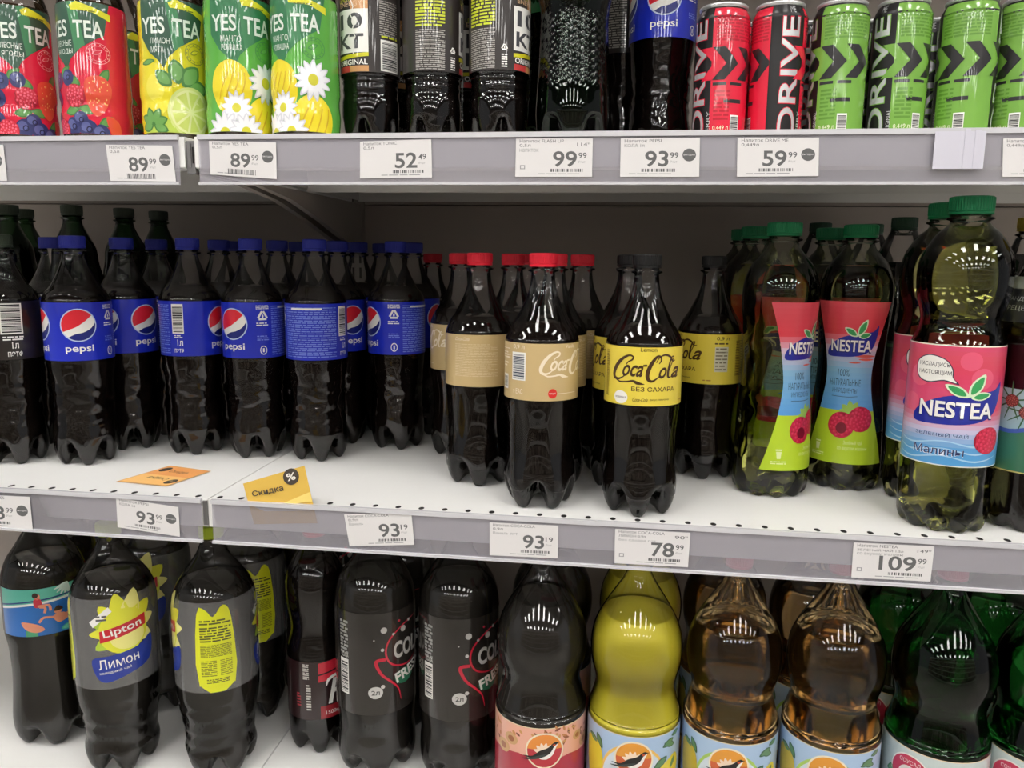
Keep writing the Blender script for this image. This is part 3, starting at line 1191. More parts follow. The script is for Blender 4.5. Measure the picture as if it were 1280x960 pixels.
def art_lemon(A, m):
    A.text('Lemon', -0.003, 0.1685, 0.0160, 0.0042, m, 1, bold=0.006)
    script_logo(A, -0.034, 0.1345, 0.078, m)
    A.text('\u0411\u0415\u0417 \u0421\u0410\u0425\u0410\u0420\u0410', -0.0110, 0.1272, 0.046, 0.0048, m, 1, bold=0.012)
    A.ell(-0.0225, 0.1200, 0.0080, 0.0068, W, 1)
    A.text('\u043d\u043e\u0432\u0438\u043d\u043a\u0430', -0.0285, 0.1190, 0.012, 0.002, m, 2)
    A.text('Coca-Cola', -0.0095, 0.1165, 0.015, 0.0042, m, 1, shear=0.5)
    A.text('\u0432\u043a\u0443\u0441 \u043b\u0438\u043c\u043e\u043d\u0430', 0.008, 0.1172, 0.020, 0.0022, m, 1)
    A.micro(-0.046, 0.119, -0.040, 0.168, m, 26, 1, seed=2)
    A.text('0,9 \u043b', 0.058, 0.1655, 0.015, 0.0048, m, 1, bold=0.01)
    A.micro(0.056, 0.1605, 0.074, 0.1635, m, 1, 1)
    A.rect(0.0565, 0.1275, 0.0725, 0.158, ink(205, 200, 175), 1)
    for i in range(7):
        A.micro(0.0575, 0.129 + i * 0.0042, 0.0715, 0.132 + i * 0.0042, ink(120, 112, 90), 1, 2, seed=i)
    A.micro(0.044, 0.1155, 0.056, 0.118, ink(170, 120, 50), 1, 1)
    A.micro(0.084, 0.122, 0.104, 0.166, ink(120, 86, 30), 22, 1, seed=6, fill=0.4)


def art_red(A, m):
    script_logo(A, -0.030, 0.131, 0.060, m)
    A.text('Coca-Cola', 0.052, 0.166, 0.022, 0.0045, m, 1, shear=0.4)
    A.micro(0.052, 0.124, 0.100, 0.160, ink(220, 120, 120), 14, 1)


vanilla = coke('tan_label_cola_bottle', CAP_RED, TAN, ink(236, 222, 196), art_vanilla)
lemon = coke('yellow_label_cola_bottle', CAP_BLACK, mat('lemon_yellow_label', S(226, 204, 72), rough=0.34), BROWN_INK, art_lemon)
redcola = coke('red_label_cola_bottle', CAP_RED, mat('cola_red_label', S(196, 24, 40), rough=0.36), W, art_red)


# ---- one litre hourglass green tea
HB = [(0.0445, 0.018), (0.0445, 0.036), (0.0438, 0.060), (0.0424, 0.085), (0.0404, 0.112), (0.0386, 0.138), (0.0384, 0.150), (0.0394, 0.168),
      (0.0412, 0.190), (0.0430, 0.210), (0.0434, 0.222), (0.0424, 0.236), (0.0390, 0.248), (0.0325, 0.258), (0.0245, 0.268), (0.0175, 0.277), (0.0155, 0.283)]


def swirl(a, z):
    if 0.045 < z < 0.225:
        e = min(1.0, (z - 0.045) / 0.02, (0.225 - z) / 0.02)
        side = 0.5 - 0.5 * cos(a)     # strongest away from the printed front
        side = min(1.0, max(0.0, (side - 0.22) * 3))
        return 1 - 0.022 * e * side * max(0.0, sin(7 * a + z * 95)) ** 1.5
    return 1.0


NB, NBLUE = ink(34, 44, 150), ink(96, 160, 214)
LEAF1, LEAF2 = ink(58, 160, 90), ink(214, 234, 200)
RASP, RASP_H, RASP_L = ink(206, 34, 70), ink(222, 60, 94), ink(150, 18, 50)


def nestea_logo(A, cx, cy, w_, L=3):
    k = w_ / 10
    T = lambda *p: [(cx + a * k, cy + b * k) for a, b in p]
    A.blob(T((-5.6, -2.1), (-5.2, -0.2), (-2.5, 1.6), (1.0, 2.5), (4.6, 3.0), (5.9, 4.2), (5.6, 1.2), (4.4, -0.9), (1.5, -2.0), (-2.5, -2.3)), NB, L)
    A.text('NESTEA', cx - 4.9 * k - 0.0003, cy - 1.35 * k - 0.0004, 9.6 * k, 2.5 * k, ink(24, 30, 110), L + 1, bold=0.045)
    A.text('NESTEA', cx - 4.8 * k, cy - 1.2 * k, 9.4 * k, 2.4 * k, W, L + 2, bold=0.022)
    for (x, y, ln, wd, an) in ((1.2, 2.0, 3.4, 1.5, 150), (1.2, 2.0, 3.9, 1.7, 62), (1.4, 1.9, 2.8, 1.3, 12)):
        A.leaf(cx + x * k, cy + y * k, ln * k, wd * k, radians(an), LEAF2, LEAF1, L + 3)


def hourglass_label():
    A = Art()
    R = 0.0425
    v0, v1 = 0.049, 0.222
    pink, pink2 = ink(226, 62, 82), ink(238, 116, 128)
    lime = ink(178, 206, 44)
    bands = []
    N = 30
    cols = []
    for i in range(N):
        t = (i + 0.5) / N          # 0 bottom
        if t < 0.33:
            c = (180, 208, 46)
        elif t < 0.58:
            q = (t - 0.33) / 0.25
            c = (int(90 + 40 * q), int(158 + 26 * q), int(220 - 2 * q))
        elif t < 0.72:
            q = (t - 0.58) / 0.14
            c = (int(130 + 90 * q), int(184 + 6 * q), int(218 - 10 * q))
        elif t < 0.80:
            q = (t - 0.72) / 0.08
            c = (int(220 + 12 * q), int(190 - 100 * q), int(208 - 105 * q))
        else:
            q = (t - 0.8) / 0.2
            c = (int(228 + 6 * q), int(66 + 20 * q), int(80 + 20 * q))
        cols.append(ink(*c))

    def half(v):                   # printed width narrows at the waist
        t = (v - v0) / (v1 - v0)
        return 0.0285 + 0.020 * (2 * abs(t - 0.52)) ** 1.5
    for i in range(N):
        a, b = v0 + (v1 - v0) * i / N, v0 + (v1 - v0) * (i + 1) / N
        A.poly([(-half(a), a), (half(a), a), (half(b), b), (-half(b), b)], cols[i], 0)
    nestea_logo(A, 0.001, 0.1755, 0.052, 3)
    for (x, y, w_, h) in ((0.004, 0.165, 0.028, 0.0016), (0.010, 0.1615, 0.020, 0.0014), (-0.002, 0.158, 0.016, 0.0010)):
        A.blob([(x, y), (x + w_ / 2, y + h), (x + w_, y), (x + w_ / 2, y - h)], ink(222, 96, 84), 1, 3)
    d = ink(52, 84, 110)
    A.text('100%', -0.013, 0.143, 0.014, 0.0075, d, 1)
    A.text('\u041d\u0410\u0422\u0423\u0420\u0410\u041b\u042c\u041d\u042b\u0415', -0.022, 0.133, 0.037, 0.0070, d, 1)
    A.text('\u0418\u041d\u0413\u0420\u0415\u0414\u0418\u0415\u041d\u0422\u042b', -0.018, 0.1245, 0.029, 0.0058, d, 1)
    A.stroke([(-0.018, 0.1215), (0, 0.1212), (0.012, 0.1222)], 0.0006, d, 1)
    for an in (60, 100, 140, 170, 30):
        A.leaf(0.006, 0.104, 0.014, 0.008, radians(an), ink(150, 190, 80), None, 1)
    A.berry(-0.004, 0.091, 0.0145, RASP, RASP_H, RASP_L, 2, 1)
    A.ell(-0.0035, 0.088, 0.006, 0.006, ink(120, 12, 40), 6, 14)
    A.berry(0.017, 0.098, 0.014, RASP, RASP_H, RASP_L, 3, 2)
    w2 = ink(226, 236, 170)
    A.text('\u0417\u0435\u043b\u0451\u043d\u044b\u0439 \u0447\u0430\u0439', 0.000, 0.0705, 0.020, 0.0042, w2, 7)
    A.text('\u0441\u043e \u0432\u043a\u0443\u0441\u043e\u043c \u043c\u0430\u043b\u0438\u043d\u044b', -0.006, 0.0635, 0.032, 0.0042, w2, 7)
    A.rect(-0.033, 0.0700, -0.026, 0.0715, w2, 1)
    A.poly([(-0.0325, 0.069), (-0.0265, 0.069), (-0.0275, 0.0615), (-0.0315, 0.0615)], w2, 1)
    A.micro(-0.038, 0.0555, -0.021, 0.0595, w2, 2, 1)
    return A


hour, hf = bottle('hourglass_tea_bottle', slim(HB, 0.95, 0.255), 0.0423, 0.304, 0.258, PET_TEA, TEA, CAP_GREEN, foot='round', cap_r=0.0185, cap_h=0.015, extra=swirl)
_A = hourglass_label()
_A.shift(-0.004, 1.07, 0.222)
_A.wrap('label', 0.0425, hf, hour, dv=0.006)

# ---- 1.5 litre raspberry green tea
NBODY = [(0.0436, 0.018), (0.0438, 0.030), (0.0432, 0.048), (0.0436, 0.054), (0.0438, 0.07), (0.0438, 0.12), (0.0436, 0.176), (0.0430, 0.186), (0.0385, 0.198), (0.0370, 0.207), (0.0385, 0.216),
         (0.0420, 0.228), (0.0438, 0.243), (0.0436, 0.257), (0.0408, 0.270), (0.0350, 0.281), (0.0265, 0.291), (0.0195, 0.297), (0.0170, 0.301)]


def nestea15_label():
    A = Art()
    R = 0.0442
    v0, v1 = 0.056, 0.183
    N = 26
    for i in range(N):
        t = (i + 0.5) / N
        if t < 0.12:
            c = (84, 158, 214)
        elif t < 0.30:
            q = (t - 0.12) / 0.18
            c = (int(84 + 120 * q), int(158 + 34 * q), int(214 + 4 * q))
        elif t < 0.46:
            q = (t - 0.30) / 0.16
            c = (int(204 + 16 * q), int(192 - 110 * q), int(218 - 110 * q))
        else:
            q = (t - 0.46) / 0.54
            c = (int(218 - 4 * q), int(72 + 6 * sin(q * 9)), int(104 + 10 * sin(q * 7)))
        a, b = v0 + (v1 - v0) * i / N, v0 + (v1 - v0) * (i + 1) / N
        A.rect(-pi * R, a, pi * R, b, ink(*c), 0)
    A.rect(-pi * R, v0 - 0.0012, pi * R, v0, ink(226, 226, 214), 0)
    A.rect(-pi * R, v1, pi * R, v1 + 0.0012, ink(226, 226, 206), 0)
    for k in range(3):             # water ripples at the bottom
        y = 0.064 + k * 0.008
        A.stroke([(-0.05, y), (-0.03, y - 0.004), (0.0, y + 0.002), (0.03, y - 0.003), (0.06, y + 0.003)], [0.0003, 0.0018, 0.001, 0.002, 0.0003], ink(166, 206, 232), 1)
    for x, y, r in ((-0.028, 0.150, 0.012), (0.018, 0.168, 0.010), (0.030, 0.150, 0.011), (-0.036, 0.120, 0.010)):
        A.ell(x, y, r, r, ink(226, 92, 120), 1, 18)
    for off in (0.0,):
        # speech bubble
        A.blob([(-0.033, 0.158), (-0.030, 0.168), (-0.018, 0.173), (-0.004, 0.169), (0.003, 0.159), (0.004, 0.150), (0.009, 0.143), (-0.004, 0.146), (-0.018, 0.143), (-0.029, 0.147)], ink(60, 40, 70), 2)
        A.blob([(-0.032, 0.158), (-0.0292, 0.1672), (-0.018, 0.172), (-0.0045, 0.1682), (0.002, 0.159), (0.003, 0.1505), (0.0065, 0.1446), (-0.004, 0.1472), (-0.018, 0.1442), (-0.0282, 0.148)], W, 3)
        dk = ink(44, 44, 52)
        A.text('\u041d\u0410\u0421\u041b\u0410\u0414\u0418\u0421\u042c', -0.029, 0.1600, 0.029, 0.0052, dk, 4, bold=0.004)
        A.text('\u041d\u0410\u0421\u0422\u041e\u042f\u0429\u0418\u041c', -0.029, 0.1515, 0.031, 0.0052, dk, 4, bold=0.004)
        nestea_logo(A, 0.010, 0.116, 0.072, 2)
        A.text('\u0417\u0415\u041b\u0415\u041d\u042b\u0419 \u0427\u0410\u0419', -0.027, 0.0860, 0.048, 0.0050, ink(190, 214, 236), 3, bold=0.01)
        A.text('\u0417\u0415\u041b\u0415\u041d\u042b\u0419 \u0427\u0410\u0419', -0.0267, 0.0863, 0.048, 0.0046, ink(60, 70, 120), 4)
        A.text('\u041c\u0430\u043b\u0438\u043d\u044b', -0.0275, 0.0660, 0.0462, 0.0094, ink(226, 232, 244), 3, bold=0.010)
        A.text('\u041c\u0430\u043b\u0438\u043d\u044b', -0.0268, 0.0667, 0.0455, 0.0086, ink(36, 44, 92), 4, bold=0.0)
        A.berry(0.042, 0.084, 0.015, RASP, RASP_H, RASP_L, 3, 4)
    return A


nes, nf = bottle('large_tea_bottle', slim(NBODY, 0.955, 0.285), 0.0417, 0.325, 0.296, PET_TEA, TEA, CAP_GREEN, foot='round', cap_r=0.0195, cap_h=0.017)
_A = nestea15_label()
_A.shift(0.001, 0.905, 0.183)
_A.wrap('label', 0.0424, nf, nes)

# dark bottle with the pine cone label (right edge) and dark tall bottles behind
DB = [(0.0436, 0.018), (0.0440, 0.030), (0.0440, 0.06), (0.0440, 0.12), (0.0440, 0.19), (0.0430, 0.205), (0.0395, 0.225), (0.0330, 0.245), (0.0250, 0.265),
      (0.0180, 0.280), (0.0145, 0.290)]
pine, pnf = bottle('dark_herbal_bottle', DB, 0.0438, 0.312, 0.272, PET, COLA, CAP_GOLD, foot='round')
A = Art()
R = 0.0442
A.rect(-pi * R, 0.060, pi * R, 0.142, ink(58, 112, 84), 0)
A.rect(-pi * R, 0.102, pi * R, 0.142, ink(150, 184, 190), 1)
A.stroke([(-0.10, 0.100), (-0.05, 0.104), (-0.02, 0.100), (0.02, 0.108), (0.10, 0.100)], 0.004, ink(60, 90, 170), 2)
A.rect(-pi * R, 0.060, pi * R, 0.0612, ink(200, 190, 110), 2)
for cx, cy in ((-0.020, 0.130), (-0.006, 0.120), (0.016, 0.130)):
    for q in range(9):
        A.leaf(cx, cy, 0.020, 0.0016, radians(q * 40 + 12), ink(48, 96, 58), None, 2)
    A.berry(cx, cy, 0.0065, ink(120, 54, 48), ink(176, 100, 90), ink(70, 28, 26), 3, 3)
A.wrap('label', R, pnf, pine)
A = Art()
A.rect(-pi * 0.0400, 0.206, pi * 0.0400, 0.238, ink(34, 36, 44), 0)
A.rect(-pi * 0.0400, 0.236, pi * 0.0400, 0.2495, ink(168, 172, 164), 0)
A.text('\u0421\u041a\u0410\u041d\u0414\u0410\u041b\u042c\u041d\u042b\u0419', -0.048, 0.226, 0.060, 0.0055, ink(170, 172, 176), 1)
A.text('\u0420\u0415\u0426\u0415\u041f\u0422', -0.038, 0.2165, 0.032, 0.0055, ink(170, 172, 176), 1)
A.wrap('neck_label', 0.0400, pnf, pine, dv=0.005)

DT = [(0.0436, 0.029), (0.0440, 0.040), (0.0440, 0.10), (0.0440, 0.20), (0.0425, 0.225), (0.0370, 0.248), (0.0290, 0.268), (0.0205, 0.286), (0.0150, 0.298), (0.013, 0.304)]
tall, tlf = bottle('dark_green_bottle', slim(DT, 0.84, 0.26), 0.0370, 0.330, 0.270, PET_GREEN_DARK, COLA, CAP_OLIVE)
A = Art()
A.rect(-pi * 0.0371, 0.10, pi * 0.0371, 0.19, ink(18, 44, 30), 0)
A.text('TONIC', -0.03, 0.135, 0.06, 0.016, ink(120, 140, 110), 1)
A.wrap('label', 0.0371, tlf, tall)
tallk, tkf = bottle('tall_dark_bottle', slim(DT, 0.92, 0.26), 0.0405, 0.315, 0.262, PET, COLA, CAP_DKGREEN)
A = Art()
A.rect(-pi * 0.0406, 0.06, pi * 0.0406, 0.17, ink(20, 24, 24), 0)
A.rect(-pi * 0.0406, 0.163, pi * 0.0406, 0.167, ink(60, 90, 60), 1)
A.wrap('label', 0.0406, tkf, tallk)

# ================================================================== middle shelf placement
G_PEP = 'blue-label cola bottles on the middle shelf'
P1 = [  # x px of the cap, Y, artwork angle, label ; first ones stand in front
    (0.009, 0.119, 0, 'blue-label cola bottle whose globe emblem faces straight out, front left of the blue ones'),
    (0.019, 0.201, -38, 'blue-label cola bottle behind the leftmost front one, its globe turned right'),
    (0.117, 0.193, -140, 'blue-label cola bottle with its barcode turned to the front'),
    (0.204, 0.191, 40, 'blue-label cola bottle with a globe at its left edge and recycling sign in the middle'),
    (0.290, 0.190, 140, 'blue-label cola bottle showing a full block of white small print'),
    (0.373, 0.270, 62, 'rightmost front blue-label cola bottle, recycling sign in the middle'),
]
for X, Y, al, lab in P1:
    put(pepsi, X, Y, Z_MID, al, lab)
FX = lambda px, Y, z=0.275, py=300: cam_hit(px, py, Y).x
for px, Y, al, lab in [
    (63, 0.215, 48, 'blue-capped bottle peeping out left of the leftmost front blue-label one'),
    (195, 0.292, 150, 'single blue cap in the dark gap between the second and third blue-label bottles'),
    (273, 0.285, -100, 'blue-capped bottle behind and right of the one with its barcode in front'),
    (346, 0.284, 20, 'blue-capped bottle half hidden between the recycling-sign and small-print bottles'),
    (421, 0.283, -110, 'blue-capped bottle just behind the small-print one, blue label edge showing'),
    (447, 0.368, 100, 'blue-capped bottle in the third row right of the small-print one'),
]:
    put(pepsi, FX(px, Y), Y, Z_MID, al, lab)
for px, Y, al, lab in [(541, 0.435, 65, 'red-label cola bottle deep on the shelf right of the blue ones')]:
    put(redcola, FX(px, Y, py=325), Y, Z_MID, al, lab)
GH = 'blue-capped bottles in the rear rows of the middle shelf'
for px, Y, al, lab in [
    (290, 0.370, 0, 'far blue cap behind the recycling-sign bottle, left of it'), (373, 0.372, 0, 'dark blue cap at the left shoulder of the small-print bottle'),
    (516, 0.350, -60, 'blue cap just right of the rightmost front blue-label bottle'), (477, 0.410, 0, 'dark blue cap just left of the rightmost front blue-label bottle'),
]:
    put(pepsi, FX(px, Y), Y, Z_MID, al, lab)
put(eve, -0.079, 0.106, Z_MID, -8, 'black-label dark soda bottle cut by the left edge of the frame, middle shelf')
put(eve, -0.165, 0.108, Z_MID, 60, 'black-label dark soda bottle just outside the left edge')
GD = 'tall dark green bottles in the back left corner of the middle shelf'
for px, Y in ((10, 0.30), (30, 0.40), (90, 0.30), (155, 0.36), (198, 0.42)):
    put(tall, FX(px, Y, py=270), Y, Z_MID, 0, 'tall dark green-capped bottle in the unlit back left corner', group=GD)

put(vanilla, 0.595, 0.045, Z_MID, -32, 'tan-label cola bottle with white barcode, front of the red-capped ones')
put(vanilla, 0.515, 0.119, Z_MID, 143, 'tan-label cola bottle showing only small print, left of the barcode one')
for X, Y, al, lab in [
    (0.468, 0.240, 90, 'red-capped bottle far back, its cap left of the small-print tan bottle'),
    (0.542, 0.205, 20, 'red-capped bottle close behind the small-print tan one, to its right'),
    (0.548, 0.290, 0, 'red-capped bottle in the third row between the two front tan ones'),
    (0.600, 0.128, 60, 'red-capped bottle right behind the barcode tan one'),
    (0.628, 0.207, 100, 'red-capped bottle two rows behind the barcode tan one, right side'),
]:
    put(vanilla, X, Y, Z_MID, al, lab)
put(lemon, 0.701, 0.038, Z_MID, 0, 'yellow-label lemon cola bottle facing forward, front centre of the shelf')
put(lemon, 0.785, 0.195, Z_MID, 74, 'black-capped yellow-label cola bottle set back, nutrition table showing')
put(lemon, 0.686, 0.120, Z_MID, 90, 'black-capped yellow-label bottle right behind the front lemon one')
put(lemon, 0.684, 0.203, Z_MID, 60, 'black-capped yellow-label bottle third in the lemon row')

put(hour, 0.853, 0.140, Z_MID, -52, 'hourglass green tea bottle on the left, label turned half right')
put(hour, 0.946, 0.183, Z_MID, 2, 'hourglass green tea bottle with its raspberry label facing forward')
for px, Y, al, lab in [
    (946, 0.240, -60, 'green-capped tea bottle behind the left hourglass one'),
    (932, 0.335, -60, 'green-capped tea bottle third in the left hourglass row'),
    (1040, 0.285, 0, 'green-capped tea bottle behind the forward-facing hourglass one'),
]:
    put(hour, FX(px, Y, py=290), Y, Z_MID, al, lab)
put(tallk, FX(1026, 0.38, py=280), 0.38, Z_MID, 0, 'tall dark bottle deep behind the forward-facing hourglass tea')
put(nes, 1.007, 0.048, Z_MID, 6, 'large raspberry green tea bottle at the front right with a speech bubble label')
put(nes, 1.020, 0.136, Z_MID, -5, 'large raspberry green tea bottle standing second behind the front right one')
put(tallk, 1.006, 0.225, Z_MID, 0, 'tall dark bottle third in the row of the large raspberry teas')
put(tallk, 0.996, 0.312, Z_MID, 0, 'tall dark bottle fourth in the row of the large raspberry teas')
put(pine, FX(1303, 0.060, py=480), 0.060, Z_MID, 5, 'dark bottle with a green pine cone label cut by the right edge')
put(pine, FX(1290, 0.165, py=290), 0.165, Z_MID, 5, 'gold-capped dark bottle behind the pine cone one at the right edge')

# ================================================================== upper shelf products
def tea_sleeve(flavour):
    R = 0.0400
    A = Art()
    base = {'berry': (214, 40, 66), 'lemon': (216, 206, 44), 'mango': (96, 172, 72)}[flavour]
    A.rect(-pi * R, 0.0, pi * R, 0.165, ink(base[0], base[1], base[2], 0.12), 0)
    dg = ink(48, 86, 66) if flavour != 'mango' else ink(44, 116, 72)
    g = lambda x, y: (x, y)
    # the dark green leaf: a wide top that runs down to a point
    A.poly([(-0.034, 0.165), (-0.034, 0.118), (-0.022, 0.098), (-0.011, 0.088), (-0.004, 0.078), (0.002, 0.092), (0.014, 0.105), (0.032, 0.118), (0.042, 0.124), (0.046, 0.148), (0.050, 0.165)], dg, 2)
    A.poly([(0.000, 0.165), (0.008, 0.100), (0.014, 0.105), (0.020, 0.110), (0.012, 0.165)], ink(62, 130, 84), 3)
    A.poly([(0.004, 0.160), (0.012, 0.165), (0.050, 0.152), (0.050, 0.143), (0.030, 0.152), (0.006, 0.154)], ink(218, 216, 40), 4)
    A.micro(0.012, 0.152, 0.036, 0.1545, ink(110, 120, 40), 1, 5)
    wt = ink(222, 232, 222)
    A.text('YES', -0.031, 0.121, 0.030, 0.021, wt, 5, bold=0.016)
    A.text('TEA', 0.0075, 0.119, 0.034, 0.022, wt, 5, bold=0.016)
    sub = {'berry': ('\u041b\u0415\u0421\u041d\u042b\u0415', '\u042f\u0413\u041e\u0414\u042b'), 'lemon': ('\u041b\u0418\u041c\u041e\u041d', '\u041c\u042f\u0422\u0410'), 'mango': ('\u041c\u0410\u041d\u0413\u041e', '\u0420\u041e\u041c\u0410\u0428\u041a\u0410')}[flavour]
    A.text(sub[0], -0.020, 0.1085, 0.024, 0.0075, wt, 5)
    A.text(sub[1], -0.019, 0.0975, 0.024 if flavour != 'lemon' else 0.016, 0.0075, wt, 5)
    em = ink(236, 150, 160) if flavour == 'berry' else ink(120, 130, 50) if flavour == 'lemon' else ink(60, 130, 60)
    A.ring(0.034, 0.100, 0.0130, 0.0138, em, 3)
    A.ring(0.034, 0.100, 0.0095, 0.0100, em, 3)
    for q in range(14):
        a = 2 * pi * q / 14
        A.ell(0.034 + 0.0115 * cos(a), 0.100 + 0.0115 * sin(a), 0.0009, 0.0009, em, 3, 6)
    A.leaf(0.027, 0.099, 0.013, 0.006, radians(25), em, ink(*base), 3)
    if flavour == 'berry':
        b1, b2, b3 = ink(52, 56, 104), ink(92, 98, 150), ink(30, 30, 64)

        def blue(x, y, r, L):
            A.ell(x, y, r, r, b1, L, 20)
            A.ell(x - r * 0.25, y + r * 0.25, r * 0.55, r * 0.5, b2, L + 1, 14)
            A.ring(x + r * 0.1, y, r * 0.22, r * 0.34, b3, L + 2, 10)
        for x, y, an in ((-0.016, 0.070, 40), (0.012, 0.062, 150), (0.034, 0.064, 60), (-0.01, 0.034, 10), (0.028, 0.035, 170), (0.030, 0.020, 30), (-0.030, 0.055, 80)):
            A.leaf(x, y, 0.020, 0.011, radians(an), ink(70, 120, 60), ink(92, 150, 76), 2)
        for (x, y, r, L) in ((-0.022, 0.068, 0.009, 4), (-0.028, 0.050, 0.010, 4), (-0.004, 0.070, 0.0085, 4), (-0.030, 0.026, 0.010, 4), (0.000, 0.019, 0.010, 4), (0.018, 0.016, 0.0105, 5),
                             (0.010, 0.026, 0.009, 4), (0.032, 0.012, 0.010, 5), (-0.050, 0.02, 0.010, 5), (-0.055, 0.045, 0.009, 4)):
            blue(x, y, r, L)
        A.berry(0.004, 0.051, 0.0125, ink(214, 50, 70), ink(238, 110, 130), ink(150, 20, 40), 7, 3)
        A.berry(-0.018, 0.016, 0.012, ink(214, 50, 70), ink(238, 110, 130), ink(150, 20, 40), 7, 5)
        st = ink(222, 78, 56)
        A.blob([(0.018, 0.068), (0.036, 0.072), (0.046, 0.060), (0.040, 0.040), (0.028, 0.030), (0.018, 0.045)], st, 5)
        rnd = random.Random(5)
        for q in range(26):
            A.ell(0.022 + rnd.random() * 0.020, 0.040 + rnd.random() * 0.028, 0.0006, 0.0010, ink(240, 200, 120), 6, 6)
        A.blob([(0.038, 0.030), (0.052, 0.026), (0.056, 0.012), (0.046, 0.008)], st, 6)
    elif flavour == 'lemon':
        lm, lm2 = ink(228, 214, 48), ink(240, 232, 120)
        A.blob([(-0.050, 0.080), (-0.030, 0.090), (-0.006, 0.078), (0.004, 0.060), (0.000, 0.038), (-0.020, 0.026), (-0.042, 0.032), (-0.054, 0.052)], lm, 3)
        A.ell(-0.016, 0.058, 0.012, 0.014, ink(236, 224, 84), 4)
        mint, mint2 = ink(70, 124, 58), ink(108, 160, 84)
        for x, y, ln, wd, an in ((0.012, 0.062, 0.028, 0.020, 100), (0.016, 0.060, 0.030, 0.022, 50), (0.020, 0.058, 0.028, 0.02, 5), (0.004, 0.060, 0.024, 0.016, 140), (-0.034, 0.084, 0.02, 0.008, 10)):
            A.leaf(x, y, ln, wd, radians(an), mint, mint2, 5)
        A.ell(0.024, 0.034, 0.026, 0.026, ink(206, 216, 130), 8, 30)
        A.ell(0.024, 0.034, 0.023, 0.023, ink(222, 226, 160), 9, 30)
        for q in range(9):
            a = 2 * pi * q / 9
            A.poly([(0.024 + 0.003 * cos(a), 0.034 + 0.003 * sin(a)), (0.024 + 0.021 * cos(a - 0.28), 0.034 + 0.021 * sin(a - 0.28)), (0.024 + 0.021 * cos(a + 0.28), 0.034 + 0.021 * sin(a + 0.28))], ink(200, 212, 108), 10)
        A.ell(-0.008, 0.012, 0.026, 0.014, ink(180, 200, 80), 8)
        for an in (20, 60, 110, 150, 190, -20):
            A.leaf(-0.020, 0.020, 0.019, 0.012, radians(an), mint, mint2, 9)
    else:
        mg, mg2 = ink(232, 212, 40), ink(214, 176, 34)
        A.blob([(-0.030, 0.072), (-0.012, 0.086), (0.006, 0.078), (0.014, 0.060), (0.010, 0.040), (-0.016, 0.030), (-0.032, 0.048)], mg, 3)
        A.blob([(0.010, 0.036), (0.030, 0.050), (0.050, 0.040), (0.056, 0.016), (0.040, 0.0), (0.010, 0.0)], mg, 4)
        for q in range(4):
            A.stroke([(0.010 + q * 0.010, 0.002), (0.018 + q * 0.010, 0.020), (0.026 + q * 0.008, 0.036)], 0.0016, mg2, 5)
            A.stroke([(-0.024 + q * 0.008, 0.045), (-0.018 + q * 0.008, 0.060), (-0.012 + q * 0.006, 0.072)], 0.0012, mg2, 5)

        def daisy(x, y, r, L, n=13):
            for q in range(n):
                a = 2 * pi * q / n + 0.1
                A.leaf(x, y, r, r * 0.40, a, ink(214, 214, 222), ink(238, 238, 242), L)
            A.ell(x, y, r * 0.27, r * 0.27, ink(206, 200, 50), L + 3, 14)
        daisy(0.032, 0.064, 0.022, 6)
        daisy(-0.004, 0.036, 0.018, 8)
        daisy(-0.018, 0.010, 0.024, 11)
        daisy(0.006, 0.012, 0.020, 13)
    A.shift(0.0, 0.8, 0.078, above=0.078)
    A.clip(-pi * R, pi * R, 0.012, 0.1475)
    return A


YB = [(0.0405, 0.018), (0.0418, 0.030), (0.0402, 0.046), (0.0418, 0.052), (0.0412, 0.075), (0.0402, 0.098), (0.0402, 0.12), (0.0402, 0.142), (0.0385, 0.154), (0.0340, 0.166), (0.0265, 0.178),
      (0.0200, 0.190), (0.0180, 0.197)]
yes = {}
for fl, cn in (('berry', 'berry_tea_bottle'), ('lemon', 'lemon_tea_bottle'), ('mango', 'mango_tea_bottle')):
    b_, f_ = bottle(cn, slim(YB, 0.858, 0.17), 0.0350, 0.222, 0.150, PET, ink(70, 50, 30), CAP_DKGREEN, foot='round', cap_r=0.019, cap_h=0.016)
    tea_sleeve(fl).wrap('sleeve', 0.0400, f_, b_, dv=0.006, lift=0.0006)
    yes[fl] = b_
ZT = Z_TOP
TX = lambda px, Y, py=90: cam_hit(px, py, Y).x
put(yes['berry'], TX(24, 0.075), 0.075, ZT, -2, 'berry tea bottle at the left edge of the upper shelf, logo facing forward')
put(yes['berry'], TX(119, 0.075), 0.075, ZT, 42, 'berry tea bottle second from the left, round emblem to the front')
put(yes['lemon'], TX(219, 0.075), 0.075, ZT, 12, 'yellow lemon-mint tea bottle on the upper shelf')
put(yes['mango'], TX(300, 0.073), 0.073, ZT, 2, 'green mango tea bottle beside the lemon one')
put(yes['mango'], TX(382, 0.075), 0.075, ZT, 34, 'green mango tea bottle beside the first lightning-label bottle')
put(yes['berry'], TX(150, 0.175), 0.175, ZT, -10, 'berry tea bottle in shade behind the second front one')
put(yes['lemon'], TX(240, 0.17), 0.17, ZT, 0, 'lemon tea bottle hidden behind the front yellow one')
put(yes['mango'], TX(318, 0.17), 0.17, ZT, 0, 'mango tea bottle behind the first green one')

